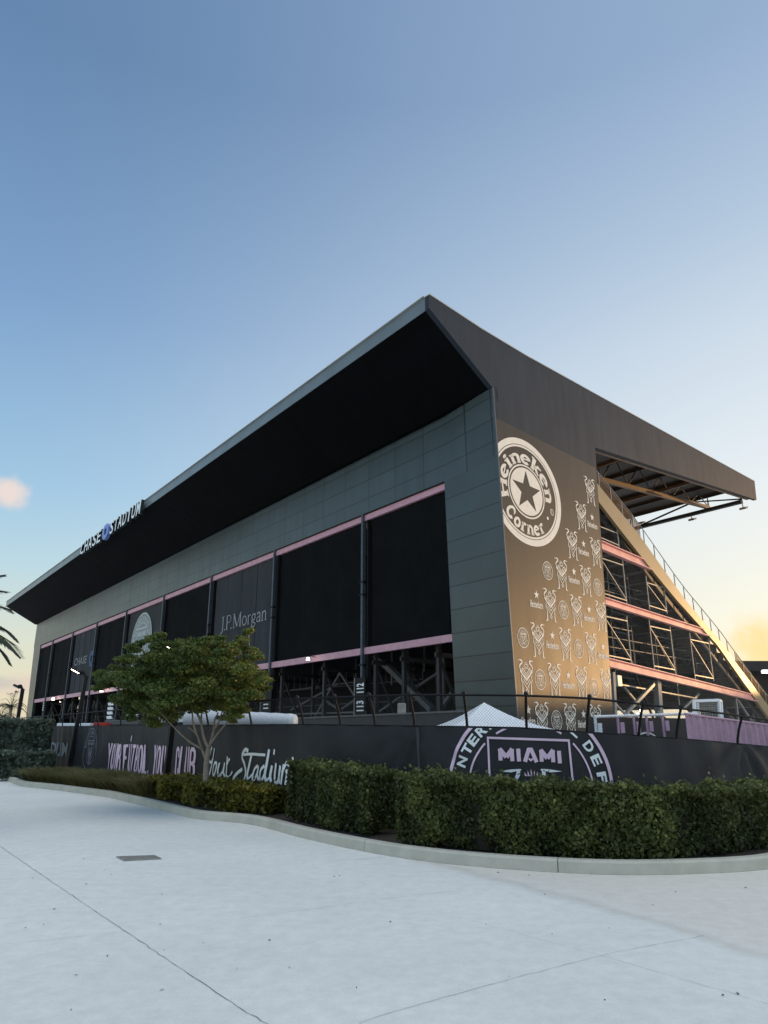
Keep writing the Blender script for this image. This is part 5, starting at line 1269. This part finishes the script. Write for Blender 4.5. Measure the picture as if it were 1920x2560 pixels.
# tall grass clumps
gr = empty('grass_bank', (*gxy(200, 1975), 0), 'bank of long drooping olive grass between the grey hedge and the low yellow hedge', 'grass')
gc = curb_between(48, 352, .35); ng = 26000
i_ = rng.uniform(0, len(gc) - 1.01, ng); i0_ = i_.astype(int); f_ = (i_ - i0_)[:, None]; base = gc[i0_] * (1 - f_) + gc[i0_ + 1] * f_
tg = np.gradient(gc, axis=0)[i0_]; tg /= np.linalg.norm(tg, axis=1)[:, None]; nm = np.stack([-tg[:, 1], tg[:, 0]], 1)
dd = rng.uniform(0, 1.3, ng); cl = vnoise(np.c_[base, dd * 0], 1.4, 5)
root_ = np.c_[base + nm * dd[:, None], np.full(ng, .1)]
hgt = (.46 + .06 * cl) * rng.uniform(.75, 1.1, ng) * np.where(i_ / len(gc) < .06, .7, 1)
dirn = rng.normal(size=(ng, 2)) * .5; dirn += -nm * .45 * (1 - dd / 1.5)[:, None]
mid_ = root_ + np.c_[dirn * .18, hgt * .7]; tip_ = root_ + np.c_[dirn * .55, hgt * rng.uniform(.75, 1.05, ng)]
wv = np.c_[rng.normal(size=(ng, 2)), np.zeros(ng)]; wv /= np.linalg.norm(wv, axis=1)[:, None]; wv *= .008
v = np.stack([root_ - wv, root_ + wv, mid_ + wv * .8, mid_ - wv * .8, tip_], 1).reshape(-1, 3) - np.array(gr['_w'])
me = bpy.data.meshes.new('blades'); me.vertices.add(5 * ng); me.vertices.foreach_set('co', v.astype(np.float32).ravel())
lv = np.stack([np.arange(ng) * 5 + k for k in (0, 1, 2, 3, 3, 2, 4)], 1).ravel(); me.loops.add(7 * ng); me.loops.foreach_set('vertex_index', lv.astype(np.int32))
ls = np.stack([np.arange(ng) * 7, np.arange(ng) * 7 + 4], 1).ravel(); me.polygons.add(2 * ng); me.polygons.foreach_set('loop_start', ls.astype(np.int32)); me.polygons.foreach_set('loop_total', np.tile([4, 3], ng).astype(np.int32))
at = me.attributes.new('leaf', 'FLOAT', 'FACE'); at.data.foreach_set('value', np.repeat(np.clip(.45 + .2 * cl + rng.normal(size=ng) * .2, 0, 1), 2).astype(np.float32))
me.materials.append(M['grass']); me.update(); me.validate(); ob = bpy.data.objects.new('blades', me); COL.objects.link(ob); ob.parent = gr; tag(ob, kind='stuff')

# --- the small tree
TY = 17.2
tb = atY(515, 1975, TY); tb[2] = .1
TR = empty('tree', tb, 'small broad flat-topped tree with pale forked trunk before the slogan banner', 'tree')
tq = lambda X_, Y_, dy=0.0: atY(220 + X_ / 3.318, 1540 + Y_ / 3.318, TY + dy)
tk = MB()
tk.tube(curve([tb, tq(980, 1300), tq(985, 1200), tq(1000, 1095)], 5), np.linspace(.075, .055, 16), 10)
limbs = [([(1000, 1095), (960, 1000), (940, 880), (945, 780)], .04, 0), ([(1005, 1090), (1040, 960), (1050, 870), (1080, 800)], .035, .2), ([(1010, 1070), (1080, 970), (1150, 890), (1210, 830)], .028, -.2),
         ([(985, 1210), (930, 1060), (900, 980), (830, 920)], .032, .25), ([(940, 1100), (840, 1040), (720, 930), (620, 820)], .026, -.25), ([(905, 990), (870, 880), (860, 800), (780, 740)], .028, .1),
         ([(1045, 940), (1090, 870), (1110, 800), (1150, 700)], .022, .4), ([(940, 880), (880, 760), (800, 640), (700, 560)], .03, .5), ([(945, 780), (1000, 640), (1100, 480), (1150, 380)], .028, -.3), ([(945, 790), (900, 640), (850, 480), (820, 350)], .03, .3),
         ([(1150, 700), (1250, 560), (1330, 330), (1335, 160)], .02, .2), ([(620, 820), (460, 700), (300, 560), (180, 500)], .02, -.3)]
for pts, r, dy in limbs:
    c = curve([tq(x, y, dy * i / 3) for i, (x, y) in enumerate(pts)], 6); tk.tube(c, np.linspace(r, r * .45, len(c)), 8)
tk.build('trunk', M['bark'], TR, smooth=True)
# crown: clumps read off the outline, each a small flattened cloud of leaves
clumps = []
outline = [(120, 500, 70), (230, 470, 90), (180, 560, 60), (330, 430, 100), (290, 560, 100), (420, 380, 90), (380, 260, 60), (340, 650, 80), (450, 520, 120), (430, 740, 90), (560, 420, 120), (560, 300, 90), (600, 210, 60), (540, 640, 130), (520, 820, 80),
           (680, 320, 110), (680, 480, 130), (700, 640, 130), (640, 780, 100), (760, 230, 60), (800, 360, 120), (820, 520, 130), (820, 680, 120), (900, 260, 70), (960, 210, 60), (940, 390, 120), (960, 560, 130), (950, 700, 110), (1060, 300, 100),
           (1080, 230, 60), (1080, 440, 120), (1090, 600, 120), (1100, 730, 100), (1180, 240, 60), (1200, 340, 90), (1220, 480, 120), (1230, 620, 120), (1160, 800, 70), (1290, 220, 55), (1310, 130, 35), (1250, 180, 25), (1330, 400, 90), (1360, 530, 100), (1320, 660, 90), (1430, 500, 60), (1450, 590, 55), (1380, 330, 45), (1250, 740, 70),
           (700, 830, 70), (430, 230, 45), (100, 540, 50), (250, 680, 50), (1200, 835, 40), (820, 270, 50)]
rr3 = np.random.default_rng(3)
PX = TY / 1857 / 3.318
for x, y, r in outline:
    for k in range(6):
        clumps.append((tq(x + rr3.normal() * r * .7, y + rr3.normal() * r * .42, rr3.uniform(-1.5, 1.3)), r * PX * rr3.uniform(.5, .85)))
pts = []; sh = []; ups = []
for c, r in clumps:
    n = int(1150 * r * r / .16) + 40; d = rr3.normal(size=(n, 3)); d /= np.linalg.norm(d, axis=1)[:, None]; rad = r * rr3.uniform(.2, 1.25, n) ** .7
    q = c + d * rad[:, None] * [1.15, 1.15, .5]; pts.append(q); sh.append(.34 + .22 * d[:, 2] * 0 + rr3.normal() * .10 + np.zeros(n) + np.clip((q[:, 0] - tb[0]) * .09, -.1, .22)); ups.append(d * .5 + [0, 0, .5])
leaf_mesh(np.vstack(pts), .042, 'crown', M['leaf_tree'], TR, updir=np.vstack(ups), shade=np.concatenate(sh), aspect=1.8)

# --- palms
def frond(mb_pts, root, tip, droop, n=26, wl=.5, seed=0):
    r = np.random.default_rng(seed); res = []
    for i in range(n):
        t = (i + 1) / n; p = root + (tip - root) * t; p = p.copy(); p[2] += droop * math.sin(math.pi * t * .8) - droop * 1.1 * t * t
        d = (tip - root) / np.linalg.norm(tip - root); side = np.cross(d, [0, 0, 1]); side /= np.linalg.norm(side)
        for m_ in (-1, 1):
            L_ = wl * math.sin(math.pi * (.12 + .8 * t)) * r.uniform(.8, 1.1); e = p + (side * m_ * .65 + d * .7 + np.array([0, 0, -.35])) * L_
            w_ = np.cross(e - p, [0, 0, 1.]); w_ /= np.linalg.norm(w_) + 1e-6; res.append((p, p + (e - p) * .5 + w_ * .026, e, p + (e - p) * .5 - w_ * .026))
    return res
def palm(center, tips, label, trunk_h, wl, seed, droop=.4, nl=26, cat='palm tree', tr_r=.16, group='palm trees at the left edge'):
    base = np.array([center[0], center[1], 0.0]); o = empty('palm_tree', base, label, cat, group)
    t = MB(); t.tube([base, base + [0, 0, center[2] * .5], center], [tr_r * 1.3, tr_r, tr_r * .8], 10); t.build('trunk', M['bark'], o)
    h = MB(); spn = MB()
    for k, tip in enumerate(tips):
        for q in frond(None, center, tip, droop, nl, wl, seed + k): h.add(q, [(0, 1, 2, 3)])
        c = [center + (tip - center) * s + [0, 0, droop * math.sin(math.pi * s * .8) - droop * 1.1 * s * s] for s in np.linspace(0, 1, 8)]; h.tube(c, np.linspace(.03, .006, 8), 5)
    h.build('crown', M['palm'], o); return o
pc = atY(-150, 1555, 14.0)
tips = [atY(x, y, 14 + dy) for x, y, dy in ((8, 1425, 1), (10, 1462, -.5), (28, 1513, .3), (40, 1582, .5), (52, 1620, -.3), (22, 1636, .4), (-60, 1350, 0), (-150, 1330, .8), (-250, 1380, 0), (-330, 1500, 0), (-320, 1640, .5), (-200, 1700, -1), (-80, 1700, 1), (-120, 1400, -1.5), (-100, 1650, -1.6))]
palm(pc, tips, 'large palm whose frond tips enter at the left edge', 4, .55, 10, .30, 46)
pc = atY(28, 1768, 70); tips = [pc + np.array([math.cos(t) * 1.5, math.sin(t) * 1.5, rng.uniform(-.6, .9)]) for t in np.linspace(0, 6.28, 15)[:-1]] + [pc + np.array([.4, 0, 1.6]), pc + np.array([-.5, .2, 1.4])]
palm(pc, tips, 'small distant palm beside the far lamp post', 3, .8, 40, .5, 16)
pc = atY(5, 1790, 80); tips = [pc + np.array([math.cos(t) * 1.8, math.sin(t) * 1.8, rng.uniform(-.6, .7)]) for t in np.linspace(0, 6.28, 13)[:-1]]
palm(pc, tips, 'small distant palm crown just above the tall grey green hedge', 3, .9, 60, .5, 16)

for o in bpy.data.objects:
    if '_w' in o: del o['_w']
